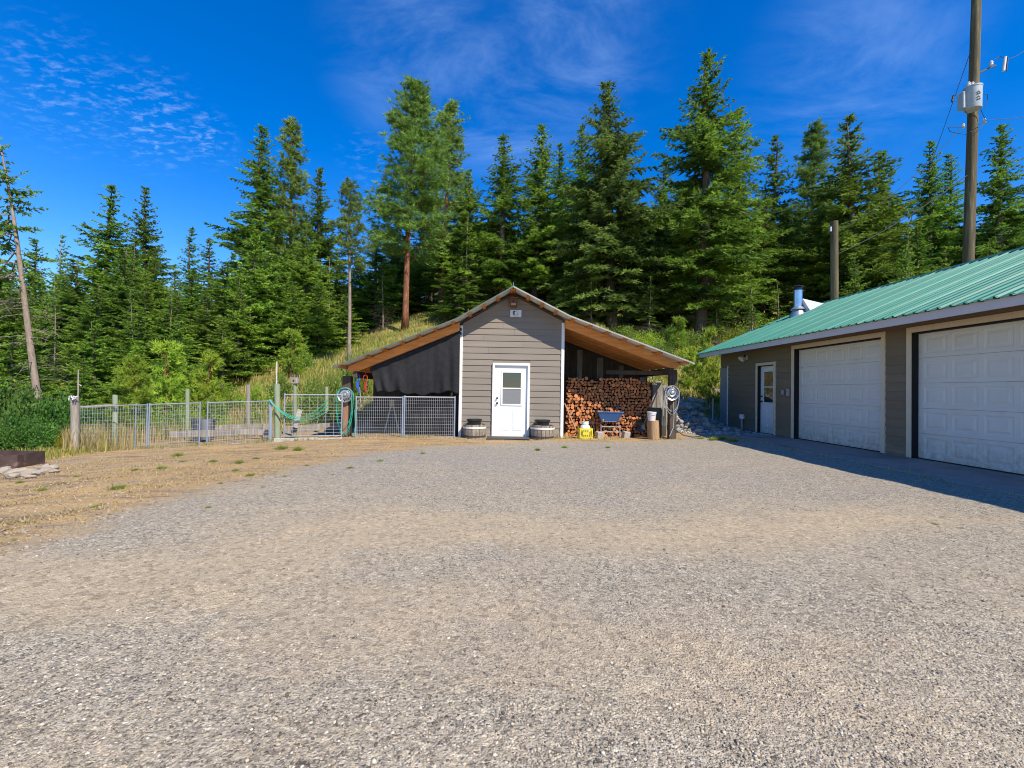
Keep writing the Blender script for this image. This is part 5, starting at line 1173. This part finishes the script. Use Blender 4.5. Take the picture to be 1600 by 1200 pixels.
def pine(seed, Ht=19, R=2.6, base=0.38, leaf=None, bark=None, nbr=120, tuft=0.3, slim=0.8):
    g = np.random.default_rng(seed); t = Tree(); trunk(t, Ht, Ht * 0.0082, g, 0.12)
    for i in range(nbr):
        u = (i + g.random()) / nbr; z = Ht * (base + (0.985 - base) * u)
        L = (R * (min(1, (u + 0.2) / 0.4)) * (1 - u) ** slim * g.uniform(0.55, 1.15)) + 0.25
        az = g.uniform(0, 6.28); el = -0.1 + 0.75 * u + g.normal(0, 0.15)
        d = np.array([math.cos(az) * math.cos(el), math.sin(az) * math.cos(el), math.sin(el)]); p0 = np.array([0, 0, z])
        end = p0 + d * L; end[2] += 0.12 * L; mid = p0 + d * L * 0.55; mid[2] -= 0.04 * L
        t.L.tube([tuple(p0), tuple(mid), tuple(end)], [0.015 + 0.016 * L, 0.01 + 0.006 * L, 0.008], 3, False)
        nt_ = int(5 + L * 8); bt = g.uniform(0, 0.5)
        for k in range(nt_):
            s = g.uniform(0.35, 1.02); c = p0 + (end - p0) * s + g.normal(0, 0.13 + 0.1 * L * (1 - abs(s - 0.7)), 3) * np.array([1, 1, 0.55])
            n = 16; D = g.normal(0, 1, (n, 3)) + d * 0.9 + np.array([0, 0, 0.5]); Ln = tuft * g.uniform(0.6, 1.2, n)
            tri, kk = sprays(np.tile(c, (n, 1)) + g.normal(0, 0.04, (n, 3)), D, Ln, np.full(n, 0.05), g, 0)
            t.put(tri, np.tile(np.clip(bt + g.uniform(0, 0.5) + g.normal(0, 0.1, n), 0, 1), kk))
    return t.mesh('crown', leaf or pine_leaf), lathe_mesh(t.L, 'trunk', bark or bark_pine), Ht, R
KINDS = {
    'fir': [fir(s, 18, 3.0, 0.10, 0.14) for s in (1, 2, 3, 61, 62)],
    'firtall': [fir(4, 20, 3.0, 0.16, 0.18, dead=26), fir(5, 20, 2.8, 0.2, 0.16, dead=30)],
    'forest': [fir(6, 18, 2.3, 0.32, 0.2, 0.8, dead=40), fir(7, 18, 2.4, 0.28, 0.2, 0.8, gap=0.15, dead=34), fir(20, 18, 2.2, 0.38, 0.16, 0.8, gap=0.2, dead=44), fir(63, 18, 2.5, 0.2, 0.1, 0.8, gap=0.1, dead=20), fir(64, 17, 2.0, 0.45, 0.25, 0.8, gap=0.25, dead=50)],
    'snag': [fir(40, 15, 1.5, 0.25, 0.25, 0.7, bark=bark_pale, gap=0.6, dead=70, rt=0.006), fir(41, 14, 1.3, 0.35, 0.25, 0.7, bark=bark_pale, gap=0.7, dead=80, rt=0.006)],
    'leaner': [fir(42, 16, 2.2, 0.5, 0.3, 0.8, gap=0.62, bark=bark_pale, spray=0.34, dead=60, rt=0.009)],
    'spruce': [fir(8, 20, 3.2, 0.12, 0.34, 1.1, leaf=spruce_leaf, dead=14)],
    'young': [fir(s, 9, 2.2, 0.04, 0.06, 1.1, leaf=fir_yellow, spray=0.36) for s in (9, 10, 11)],
    'sparse': [fir(12, 16, 2.2, 0.3, 0.22, 0.8, gap=0.45, bark=bark_pale, dead=30)],
    'pine': [pine(13, nbr=170, base=0.3), pine(14, 19, 2.4, 0.3, nbr=130)],
    'slimpine': [pine(15, 17, 1.5, 0.5, nbr=60, bark=bark_pale), pine(21, 18, 1.9, 0.22, nbr=130)],
    'pinebush': [pine(16, 4, 1.25, 0.06, leaf=lime_leaf, nbr=40, tuft=0.26, slim=0.7), pine(17, 4, 1.4, 0.08, leaf=lime_leaf, nbr=34, tuft=0.28, slim=0.6)],
}
tr_rng = random.Random(21)
def plant(kind, x, y, top_z, halfw, lab, group, name='conifer', cat='tree', lean=None, var=None):
    ks = KINDS[kind]; cm, tm, Ht, R = ks[tr_rng.randrange(len(ks)) if var is None else var]
    gz = h1(x, y) - 0.15; hh = top_z - gz
    r = thing(name, lab, cat, (x, y, gz), group)
    r.scale = (halfw / R, halfw / R, hh / Ht); r.rotation_euler = (0, 0, tr_rng.uniform(0, 6.28))
    r.rotation_euler = (tr_rng.gauss(0, 0.018), tr_rng.gauss(0, 0.018), tr_rng.uniform(0, 6.28))
    if lean: r.rotation_euler = lean
    link('trunk', tm, r); link('crown', cm, r); return r
def snags():
    for px, py, Y, hw in ((90, 430, 23, 18), (215, 450, 24, 16), (262, 440, 25, 18), (375, 430, 27, 16), (430, 470, 30, 16), (520, 400, 34, 18), (600, 420, 37, 18), (735, 330, 36, 26), (925, 420, 32, 18), (1015, 430, 31, 20), (1120, 440, 31, 24), (1175, 430, 31, 18), (1215, 440, 33, 18), (1420, 330, 30, 16)):
        tree_px('snag', px, py, Y, hw, 'thin half-dead conifer with pale bare trunk among the living trees', 'half-dead trees in the forest edge', 'dead_tree')
def tree_px(kind, px, py, Y, hw_px, lab, group=None, name='conifer', var=None):
    p = P(px, py, Y); return plant(kind, p.x, Y, p.z, hw_px / FPX * Y, lab, group, name, var=var)
SK = 'conifers standing out on the skyline'
sky_trees = [
    ('fir', 170, 283, 34, 66, 'broad fir under the sky at the left, next to a narrower fir', 'fir_tree'),
    ('fir', 235, 290, 36, 48, 'fir with open top right of the broad left fir', 'fir_tree'),
    ('forest', 57, 372, 33, 34, 'small fir top just right of the leaning trunk', 'fir_tree'),
    ('sparse', 101, 362, 30, 24, 'thin half-bare spire left of the broad left fir', 'fir_tree'),
    ('forest', 298, 352, 42, 32, 'slim fir top in the low gap of the skyline', 'fir_tree'),
    ('forest', 327, 370, 44, 32, 'short fir top right of the slim one in the skyline gap', 'fir_tree'),
    ('forest', 362, 392, 45, 30, 'lowest fir top in the skyline gap left of the tall pair', 'fir_tree'),
    ('firtall', 413, 188, 37, 64, 'tall dark fir, left of the close pair at left centre', 'fir_tree'),
    ('slimpine', 461, 184, 38, 40, 'narrow pine, right of the close pair at left centre', 'pine_tree'),
    ('fir', 503, 256, 38, 48, 'fir lower than the close pair, on its right', 'fir_tree'),
    ('slimpine', 551, 282, 25.5, 30, 'slender pine with a long bare pale trunk on the grassy slope', 'pine_tree'),
    ('pine', 640, 123, 35, 76, 'tall ponderosa-like pine with red bare trunk behind the left roof', 'pine_tree'),
    ('pine', 697, 152, 40, 52, 'open pine just right of the red-trunked pine', 'pine_tree'),
    ('fir', 735, 262, 38, 48, 'lower fir between the open pine and the shed peak', 'fir_tree'),
    ('firtall', 790, 208, 37, 54, 'fir above the shed peak, left of its taller twin', 'fir_tree'),
    ('firtall', 838, 190, 37, 54, 'taller twin fir right above the shed peak', 'fir_tree'),
    ('fir', 882, 222, 41, 44, 'fir peeping between the twin firs and the big spruce', 'fir_tree'),
    ('fir', 916, 190, 40, 46, 'narrow fir touching the left side of the big spruce', 'fir_tree'),
    ('spruce', 962, 112, 33, 96, 'large olive spruce with drooping boughs right of the shed peak', 'spruce_tree'),
    ('fir', 1038, 246, 38, 54, 'lower fir between the big spruce and the tallest fir', 'fir_tree'),
    ('firtall', 1098, 80, 32, 94, 'tallest fir of all, above the gap between shed and garage', 'fir_tree'),
    ('fir', 1152, 165, 37, 58, 'pointed fir on the right shoulder of the tallest fir', 'fir_tree'),
    ('forest', 1203, 214, 42, 48, 'fir top in the dip right of the tallest fir', 'fir_tree'),
    ('slimpine', 1264, 193, 40, 46, 'rounded pine top left of the broad fir over the stove pipe', 'pine_tree'),
    ('fir', 1337, 170, 34, 84, 'broad fir above the short pole and stove pipe', 'fir_tree'),
    ('forest', 1382, 232, 38, 54, 'fir on the right flank of the broad fir over the short pole', 'fir_tree'),
    ('fir', 1448, 222, 36, 52, 'left one of the close firs left of the utility pole', 'fir_tree'),
    ('fir', 1482, 236, 37, 50, 'right one of the close firs left of the utility pole', 'fir_tree'),
    ('fir', 1562, 188, 31, 68, 'fir with long open boughs right of the utility pole', 'fir_tree'),
    ('forest', 1612, 236, 34, 54, 'fir cut by the right picture edge', 'fir_tree'),
]
for k, px, py, Y, hw, lab, nm in sky_trees: tree_px(k, px, py, Y, hw * (1.36 if k not in ('slimpine', 'pine') else 1.08), lab, SK, nm, var={461: 1, 551: 0, 1264: 1, 640: 0, 697: 1}.get(px))
# leaning half-bare tree at the far left
b0 = P(72, 622, 17.5); t0 = P(-6, 215, 17.5); gz = h1(b0.x, 17.5) - 0.2; Lh = (t0.z - gz)
r = plant('leaner', b0.x, 17.5, t0.z + 0.3, 1.9, 'half-bare conifer with pale trunk leaning left at the picture edge', None, 'leaning_tree', lean=(0, -math.atan2(b0.x - t0.x, Lh), 0.0)); r.rotation_euler = (0.02, -0.165, 0)
cm, tm = None, None
ENV = [(-200, 340), (-50, 340), (60, 410), (170, 340), (235, 350), (300, 400), (360, 425), (400, 320), (460, 290), (510, 330), (560, 390), (600, 340), (640, 290), (700, 310), (740, 330), (790, 280), (840, 270), (900, 270), (960, 240), (1040, 300), (1100, 220), (1150, 240), (1210, 290), (1260, 280), (1340, 260), (1400, 300), (1450, 300), (1500, 330), (1560, 280), (1650, 300), (1800, 300)]
env = lambda px: float(np.interp(px, [e[0] for e in ENV], [e[1] for e in ENV]))
px = -140
while px < 1760:                                   # ranks of the forest behind
    for Y0, dy, Y1 in ((46, 25, 6), (58, 45, 8), (74, 95, 10)):
        Y = Y0 + tr_rng.uniform(-Y1 / 2, Y1); q = px + tr_rng.uniform(-12, 12)
        tree_px('forest', q, env(q) + dy + tr_rng.uniform(0, 60), Y, tr_rng.uniform(46, 62), 'conifer packed in the shaded forest behind the skyline trees', 'forest behind the skyline trees')
    px += 30
# middle rank left: the dense wall of green behind the pen
ml = [('young', -20, 430, 24, 75), ('fir', 28, 455, 25, 60), ('young', 75, 470, 24, 55), ('fir', 120, 400, 27, 62), ('fir', 185, 385, 26, 66), ('young', 150, 500, 22, 50), ('fir', 245, 400, 27, 60), ('young', 215, 480, 23, 55), ('fir', 300, 420, 28, 55), ('young', 282, 500, 23, 48), ('fir', 345, 405, 29, 56), ('young', 395, 362, 29, 66), ('young', 440, 420, 30, 55), ('fir', 478, 345, 33, 50), ('young', 500, 440, 31, 44), ('young', 350, 495, 24, 46), ('young', 130, 560, 18, 38), ('young', 60, 555, 19, 45), ('young', 250, 560, 20.5, 38), ('young', 190, 570, 20, 34), ('young', 310, 560, 21, 34), ('fir', 590, 350, 40, 44), ('fir', 565, 400, 41, 40), ('young', 540, 460, 33, 36)]
ml += [('fir', 5, 400, 29, 58), ('fir', 95, 420, 28, 52), ('fir', 155, 440, 24.5, 50), ('fir', 225, 445, 25, 50), ('fir', 275, 450, 25.5, 48), ('fir', 325, 455, 26, 46), ('young', 375, 450, 26.5, 48), ('fir', 420, 380, 31.5, 50), ('young', 465, 440, 29, 46), ('fir', 205, 370, 30, 50), ('fir', 65, 430, 30, 48), ('young', 20, 520, 20.5, 50), ('young', 105, 535, 20.5, 44)]
for i, (k, px, py, Y, hw) in enumerate(ml):
    tree_px(k, px, py, Y, hw * 1.2, 'bushy green conifer in the dense wall of trees behind the pen' if Y < 32 else 'conifer shading the upper edge of the grassy slope', 'conifers behind the pen' if Y < 32 else 'conifers at the top of the slope')
mr_ = [('forest', 690, 330, 41, 46), ('fir', 720, 400, 36, 44), ('forest', 770, 330, 42, 50), ('fir', 860, 330, 38, 52), ('fir', 905, 360, 35, 46), ('forest', 1010, 330, 38, 54), ('fir', 1060, 330, 36, 50), ('forest', 1135, 300, 39, 54), ('fir', 1190, 320, 38, 52), ('forest', 1225, 330, 38, 48), ('fir', 1290, 300, 36, 52), ('forest', 1380, 320, 35, 54), ('fir', 1430, 350, 33, 50), ('fir', 1500, 350, 33, 52), ('fir', 1590, 330, 33, 58), ('young', 1420, 380, 27, 40), ('young', 1480, 385, 27, 40), ('young', 1560, 370, 26, 40), ('young', 1340, 400, 29, 38), ('fir', 655, 400, 44, 40), ('fir', 620, 400, 46, 40)]
for k, px, py, Y, hw in mr_:
    tree_px(k, px, py, Y, hw * 1.2, 'conifer standing among the trunks behind shed and garage', 'conifers behind shed and garage')
snags()
for px, py, Y, hw, lab in ((205, 560, 15.5, 30, 'bright young pine behind the leftmost wire panel'), (262, 545, 17.5, 36, 'bright young pine behind the second wire panel'), (325, 560, 19, 30, 'bright young pine at the foot of the grassy slope'), (1108, 520, 19.5, 22, 'bright pine sapling between the two roofs'), (1060, 500, 27, 20, 'bright pine sapling on the slope above the right eave'), (1085, 545, 22, 18, 'small bright pine sapling left of the garage eave'), (455, 520, 24, 24, 'bright young pine among shrubs on the left slope')):
    tree_px('pinebush', px, py, Y, hw, lab, 'young pines', 'young_pine')

# ------------------------------------------------------------------ shrubs, grass, weeds
def bush_mesh(seed, n, leaf, m, stems=9):
    g = np.random.default_rng(seed); cl = g.normal(0, 0.42, (46, 3)); cl[:, 2] = np.abs(cl[:, 2]) * 1.1 + 0.15; nr = np.linalg.norm(cl * [1, 1, 0.8], axis=1, keepdims=True); cl = cl / np.maximum(nr, 0.75) * 0.8
    c = cl[g.integers(0, 46, n)] + g.normal(0, 0.13, (n, 3)); c[:, 2] = np.abs(c[:, 2])
    D = c + g.normal(0, 0.5, (n, 3)); D /= np.linalg.norm(D, axis=1, keepdims=True); S_ = np.cross(D, g.normal(0, 1, (n, 3))); S_ /= np.linalg.norm(S_, axis=1, keepdims=True)
    L = leaf * g.uniform(0.6, 1.3, n)[:, None]; w_ = L * 0.36
    Q_ = np.stack([c, c + D * L * 0.5 + S_ * w_, c + D * L, c + D * L * 0.5 - S_ * w_], 1).reshape(-1, 3)
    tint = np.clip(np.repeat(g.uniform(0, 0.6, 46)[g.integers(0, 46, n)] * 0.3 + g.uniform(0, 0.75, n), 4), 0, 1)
    t = MB()
    for k in range(stems): a = cl[k]; t.tube([(a[0] * 0.1, a[1] * 0.1, 0), tuple(a * 0.55), tuple(a)], [0.02, 0.012, 0.004], 4, False)
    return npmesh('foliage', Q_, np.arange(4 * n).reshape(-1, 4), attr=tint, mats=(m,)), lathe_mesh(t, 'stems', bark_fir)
BU = {'bush': [bush_mesh(s, 2600, 0.085, bush_leaf) for s in (31, 32, 33)], 'hedge': [bush_mesh(s, 3200, 0.08, hedge_leaf) for s in (34, 35)], 'lime': [bush_mesh(36, 2200, 0.08, lime_leaf)], 'yellow': [bush_mesh(37, 1800, 0.06, yellow_leaf)]}
def shrub(kind, px, py, Y, hw, hh, lab, grp):
    p = P(px, py, Y); m1, m2 = BU[kind][tr_rng.randrange(len(BU[kind]))]; gz = h1(p.x, Y) - 0.05
    r = thing('shrub', lab, 'shrub', (p.x, Y, gz), grp); s = hw / FPX * Y; r.scale = (s, s, max(0.3, hh / FPX * Y)); r.rotation_euler = (0, 0, tr_rng.uniform(0, 6.28)); link('foliage', m1, r); link('stems', m2, r)
for px, Y, hw, hh in ((10, 15.0, 42, 85), (48, 14.6, 40, 78), (88, 14.8, 38, 70), (-30, 14.5, 45, 95), (25, 13.6, 34, 48), (70, 13.7, 32, 42), (108, 16, 36, 60), (0, 13.2, 28, 40), (150, 17, 34, 45), (185, 17.5, 32, 45)):
    shrub('hedge', px, 650, Y, hw, hh, 'dark leafy shrub of the hedge left of the pen', 'dark hedge left of the pen')
shrub('yellow', 104, 680, 13.4, 17, 30, 'yellow flowering weed beside the grey corner post', None)
for px, Y, hw, hh in ((262, 15.8, 20, 26), (345, 15.6, 22, 30), (400, 16.4, 20, 26), (455, 16.6, 22, 34), (300, 16.0, 22, 26), (518, 15.6, 26, 72), (545, 16.4, 26, 88), (490, 17.5, 24, 48), (440, 20, 24, 36), (405, 19, 24, 40), (360, 19.5, 26, 40), (335, 17.5, 26, 42), (300, 17, 26, 40), (240, 16.5, 24, 40), (562, 18.5, 20, 60), (275, 16.3, 22, 36), (470, 26, 24, 34)):
    shrub('lime' if int(px) % 3 == 0 else 'bush', px, 600, Y, hw, hh, 'light green shrub on the slope left of the shed', 'shrubs on the left slope')
for px, Y, hw, hh in ((1010, 30, 28, 26), (1045, 31, 28, 28), (1035, 27, 24, 26), (1075, 30, 26, 24), (1130, 34, 30, 26), (1170, 34, 30, 30), (1210, 33, 32, 34), (1190, 30, 28, 26), (1150, 29, 26, 22), (1250, 31, 30, 28), (985, 31, 26, 24), (1070, 26, 22, 20), (1230, 28, 26, 24), (960, 33, 26, 20)):
    shrub('bush' if int(px) % 2 else 'lime', px, 540, Y, hw, hh, 'light green shrub at the forest edge behind the garage', 'shrubs at the forest edge')

def blades(name, x, y, hlo, hhi, wd, cols, seed, lab, bend=0.5):
    g = np.random.default_rng(seed); n = len(x); z = H(x, y) - 0.02; h = g.uniform(hlo, hhi, n); a = g.uniform(0, 6.28, n)
    d = np.stack([np.cos(a), np.sin(a)], 1); s = np.stack([-d[:, 1], d[:, 0]], 1) * (wd * g.uniform(0.6, 1.3, n))[:, None]
    b = (h * bend * g.uniform(0.2, 1, n))[:, None]; p = np.stack([x, y], 1)
    def v(xy, zz_): return np.concatenate([xy, zz_[:, None]], 1)
    V = np.stack([v(p - s, z), v(p + s, z), v(p + d * b * 0.35 - s * 0.7, z + h * 0.6), v(p + d * b * 0.35 + s * 0.7, z + h * 0.6), v(p + d * b, z + h * 0.97)], 1).reshape(-1, 3)
    T = (np.array([(0, 1, 3), (0, 3, 2), (2, 3, 4)])[None] + (np.arange(n) * 5)[:, None, None]).reshape(-1, 3)
    C = np.array(cols)[g.integers(0, len(cols), n)] * g.uniform(0.75, 1.2, (n, 1)); C = np.concatenate([C, np.ones((n, 1))], 1)
    return tag(link(name, npmesh(name, V, T, col=np.repeat(C, 5, 0), mats=(grass_m,))), lab, 'grass', kind='stuff')
def grassmat():
    m = attrmat('grass_colours', 0.7); t = m.node_tree; b = t.nodes['Principled BSDF']; a = [n for n in t.nodes if n.type == 'ATTRIBUTE'][0]
    tr = t.nodes.new('ShaderNodeBsdfTranslucent'); t.links.new(a.outputs['Color'], tr.inputs['Color']); ms = t.nodes.new('ShaderNodeMixShader'); ms.inputs[0].default_value = 0.35
    t.links.new(b.outputs[0], ms.inputs[1]); t.links.new(tr.outputs[0], ms.inputs[2]); t.links.new(ms.outputs[0], t.nodes['Material Output'].inputs['Surface']); return m
grass_m = grassmat(); gg = np.random.default_rng(77)
GR = [(0.30, 0.33, 0.05), (0.38, 0.37, 0.07), (0.21, 0.27, 0.035)]; DRY = [(0.50, 0.36, 0.13), (0.42, 0.31, 0.11), (0.56, 0.43, 0.18)]
n = 90000; y = 15.5 * (46 / 15.5) ** gg.random(n); u = gg.uniform(-0.85, 0.62, n); x = u * y
k = ~((x > -5) & (x < 5.4) & (y < 17.8)) & ~((x > 7.9) & (y < 17.4)) & ~((x > 4.9) & (x < 8.3) & (y < 18 + gg.normal(0, 1, n)))
x, y = x[k], y[k]; dryk = (wob(x, y, 0.5, 1) + gg.normal(0, 0.5, len(x)) > 0.1)
blades('hill_grass', x[~dryk], y[~dryk], 0.15, 0.42, 0.018, GR, 1, 'green grass growing on the hillside')
blades('dry_hill_grass', x[dryk], y[dryk], 0.15, 0.42, 0.016, DRY + [(0.3, 0.29, 0.07)], 2, 'dry golden grass on the hillside')
# tall dry grass inside and before the left part of the pen
n = 9000; px_ = gg.uniform(100, 430, n); y = gg.uniform(12.1, 16, n); x = np.array([P(a, 660, b).x for a, b in zip(px_, y)])
k = ((px_ < 215) & (gg.random(n) < np.clip((225 - px_) / 90, 0, 1))) | (y > 14.2) & (gg.random(n) < 0.35); x, y = x[k], y[k]
blades('tall_grass', x, y, 0.25, 0.85, 0.008, DRY + [(0.45, 0.30, 0.16), (0.35, 0.36, 0.12), (0.2, 0.24, 0.06), (0.5, 0.4, 0.22)], 3, 'tall dry grass standing round the left wire panels', 0.35)
n = 5000; x = gg.uniform(-17, -10.4, n); y = gg.uniform(9.2, 13.5, n); k = (y > 10.2 + gg.normal(0, 0.5, n)); blades('verge_grass', x[k], y[k], 0.06, 0.25, 0.009, GR + DRY[:2] + [(0.3, 0.33, 0.07)], 4, 'short green and straw grass beyond the fire pit')
# straw litter on the dry ground
n = 110000; y = 3.2 * (12.6 / 3.2) ** gg.random(n); x = gg.uniform(-1.2, 0.2, n) * (y + 1); gm = gravel_mask(x, y); k = (gm < 0.42 + gg.normal(0, 0.1, n)) & (wob(x, y, 1.3, 1) + gg.normal(0, 0.35, n) > -0.1)
blades('straw_litter', x[k], y[k], 0.015, 0.06, 0.005, DRY + [(0.62, 0.48, 0.26), (0.4, 0.26, 0.13)], 6, 'dry straw litter on the bare ground at the left', 1.8)
def weed_mesh(seed):
    g = np.random.default_rng(seed); n = 130; a = g.uniform(0, 6.28, n); r = np.abs(g.normal(0, 0.2, n)); b = np.stack([r * np.cos(a), r * np.sin(a), np.zeros(n)], 1)
    D = np.stack([np.cos(a) * 0.5 + g.normal(0, 0.3, n), np.sin(a) * 0.5 + g.normal(0, 0.3, n), g.uniform(0.5, 1.3, n)], 1); tri, kk = sprays(b, D, g.uniform(0.3, 0.75, n), np.full(n, 0.05), g, 1, 0.2)
    return npmesh('weed_tuft', tri.reshape(-1, 3), np.arange(len(tri) * 3).reshape(-1, 3), attr=np.repeat(g.uniform(0, 1, len(tri)), 3), mats=(weed_leaf,))
WM = [weed_mesh(s) for s in (51, 52, 53, 54)]
def weed(px, py, w_px, lab, grp):
    q = G(px, py); s = w_px / FPX * q.y / 1.4; o = link('weed_tuft', WM[tr_rng.randrange(4)], None, (q.x, q.y, q.z - 0.01)); o.scale = (s, s, s * tr_rng.uniform(0.9, 1.4)); o.rotation_euler = (0, 0, tr_rng.uniform(0, 6.28)); tag(o, lab, 'weed', grp)
for px, py, w_ in ((181, 765, 26), (190, 764, 18), (150, 793, 15), (211, 735, 14), (253, 733, 18), (279, 713, 18), (334, 722, 16), (374, 724, 16), (368, 736, 14), (391, 744, 18), (66, 767, 18), (325, 794, 12), (345, 756, 10), (411, 762, 10), (410, 738, 10), (285, 722, 12), (547, 732, 14), (594, 721, 14), (660, 709, 10), (466, 704, 20), (440, 702, 22), (400, 717, 14), (445, 745, 10), (120, 745, 12), (250, 760, 10), (520, 742, 8), (480, 728, 9), (30, 755, 12), (22, 846, 10), (60, 838, 9)):
    weed(px, py, w_, 'small green weed tuft on the dry strip left of the gravel', 'weeds on the dry strip')
for px, py, w_, lab in ((1461, 820, 11, 'lone green weed in the gravel, left of its smaller neighbour'), (1502, 827, 14, 'lone low green weed in the gravel near the garage shadow'), (876, 681, 16, 'yellowish grass tuft at the foot of the right shed corner'), (884, 680, 12, 'thin grass tuft just right of the right shed corner')): weed(px, py, w_, lab, None)
for px, py, w_ in ((1115, 688, 20), (1130, 687, 18), (1145, 690, 20), (1095, 686, 14), (840, 704, 12), (882, 700, 12), (950, 700, 10)):
    weed(px, py, w_, 'low green weeds along the edge of the gravel before shed and rubble', 'weeds along the back edge of the gravel')

def dirt_s(g, n):
    y = 3.4 * (13 / 3.4) ** g.random(n); x = g.uniform(-1.25, 0.2, n) * (y + 1); k = (gravel_mask(x, y) < 0.5 + g.normal(0, 0.1, n)) & (x > -16); return x[k], y[k]
tag(stones('dirt_clods', 14000, dirt_s, 0.004, 0.024, [(0.30, 0.22, 0.14), (0.38, 0.30, 0.21), (0.22, 0.16, 0.11), (0.36, 0.26, 0.15), (0.33, 0.27, 0.2)], 33, 0.6), 'small clods and pebbles on the dry strip', 'clods', kind='stuff')

n = 16000; y = 4.0 * (13 / 4.0) ** gg.random(n); x = gg.uniform(-1.2, 0.1, n) * (y + 1); gm = gravel_mask(x, y)
k = (gm < 0.6) & (wob(x * 0.6, y * 1.5, 1.7, 1) + gg.normal(0, 0.12, n) > 0.62)
blades('verge_weeds', x[k], y[k], 0.015, 0.06, 0.005, [(0.26, 0.27, 0.07), (0.34, 0.31, 0.09), (0.2, 0.24, 0.05), (0.42, 0.34, 0.13)], 8, 'low olive weeds and grass creeping over the dry strip', 1.2)

# weeds and litter where walls, posts and slab meet the ground
xs_l = []; ys_l = []
def along_line(x0, y0, x1, y1, n, w_):
    t = gg.random(n); c = gg.random(n); keep = wob(x0 + (x1 - x0) * t, y0 + (y1 - y0) * t, 2.3, 1) + gg.normal(0, 0.3, n) > -0.05
    xs_l.append((x0 + (x1 - x0) * t + gg.normal(0, w_, n))[keep]); ys_l.append((y0 + (y1 - y0) * t - np.abs(gg.normal(0, w_, n)))[keep])
along_line(SX0, 12.97, DX0 - 0.1, 12.97, 260, 0.06); along_line(DX1 + 0.1, 12.97, SX1 + 0.2, 12.97, 300, 0.06)
along_line(-4.3, 12.62, SX0, 12.62, 420, 0.07); along_line(-12, 12.4, -4.4, 12.45, 2600, 0.1); along_line(2.0, 12.9, 5.0, 12.85, 350, 0.12)
along_line(6.55, 5.0, 6.6, 14.7, 500, 0.03)
blades('base_weeds', np.concatenate(xs_l), np.concatenate(ys_l), 0.03, 0.16, 0.005, [(0.3, 0.31, 0.08), (0.42, 0.34, 0.14), (0.5, 0.39, 0.18), (0.22, 0.27, 0.06)], 9, 'thin weeds and straw along the foot of shed, gates and slab', 0.7)
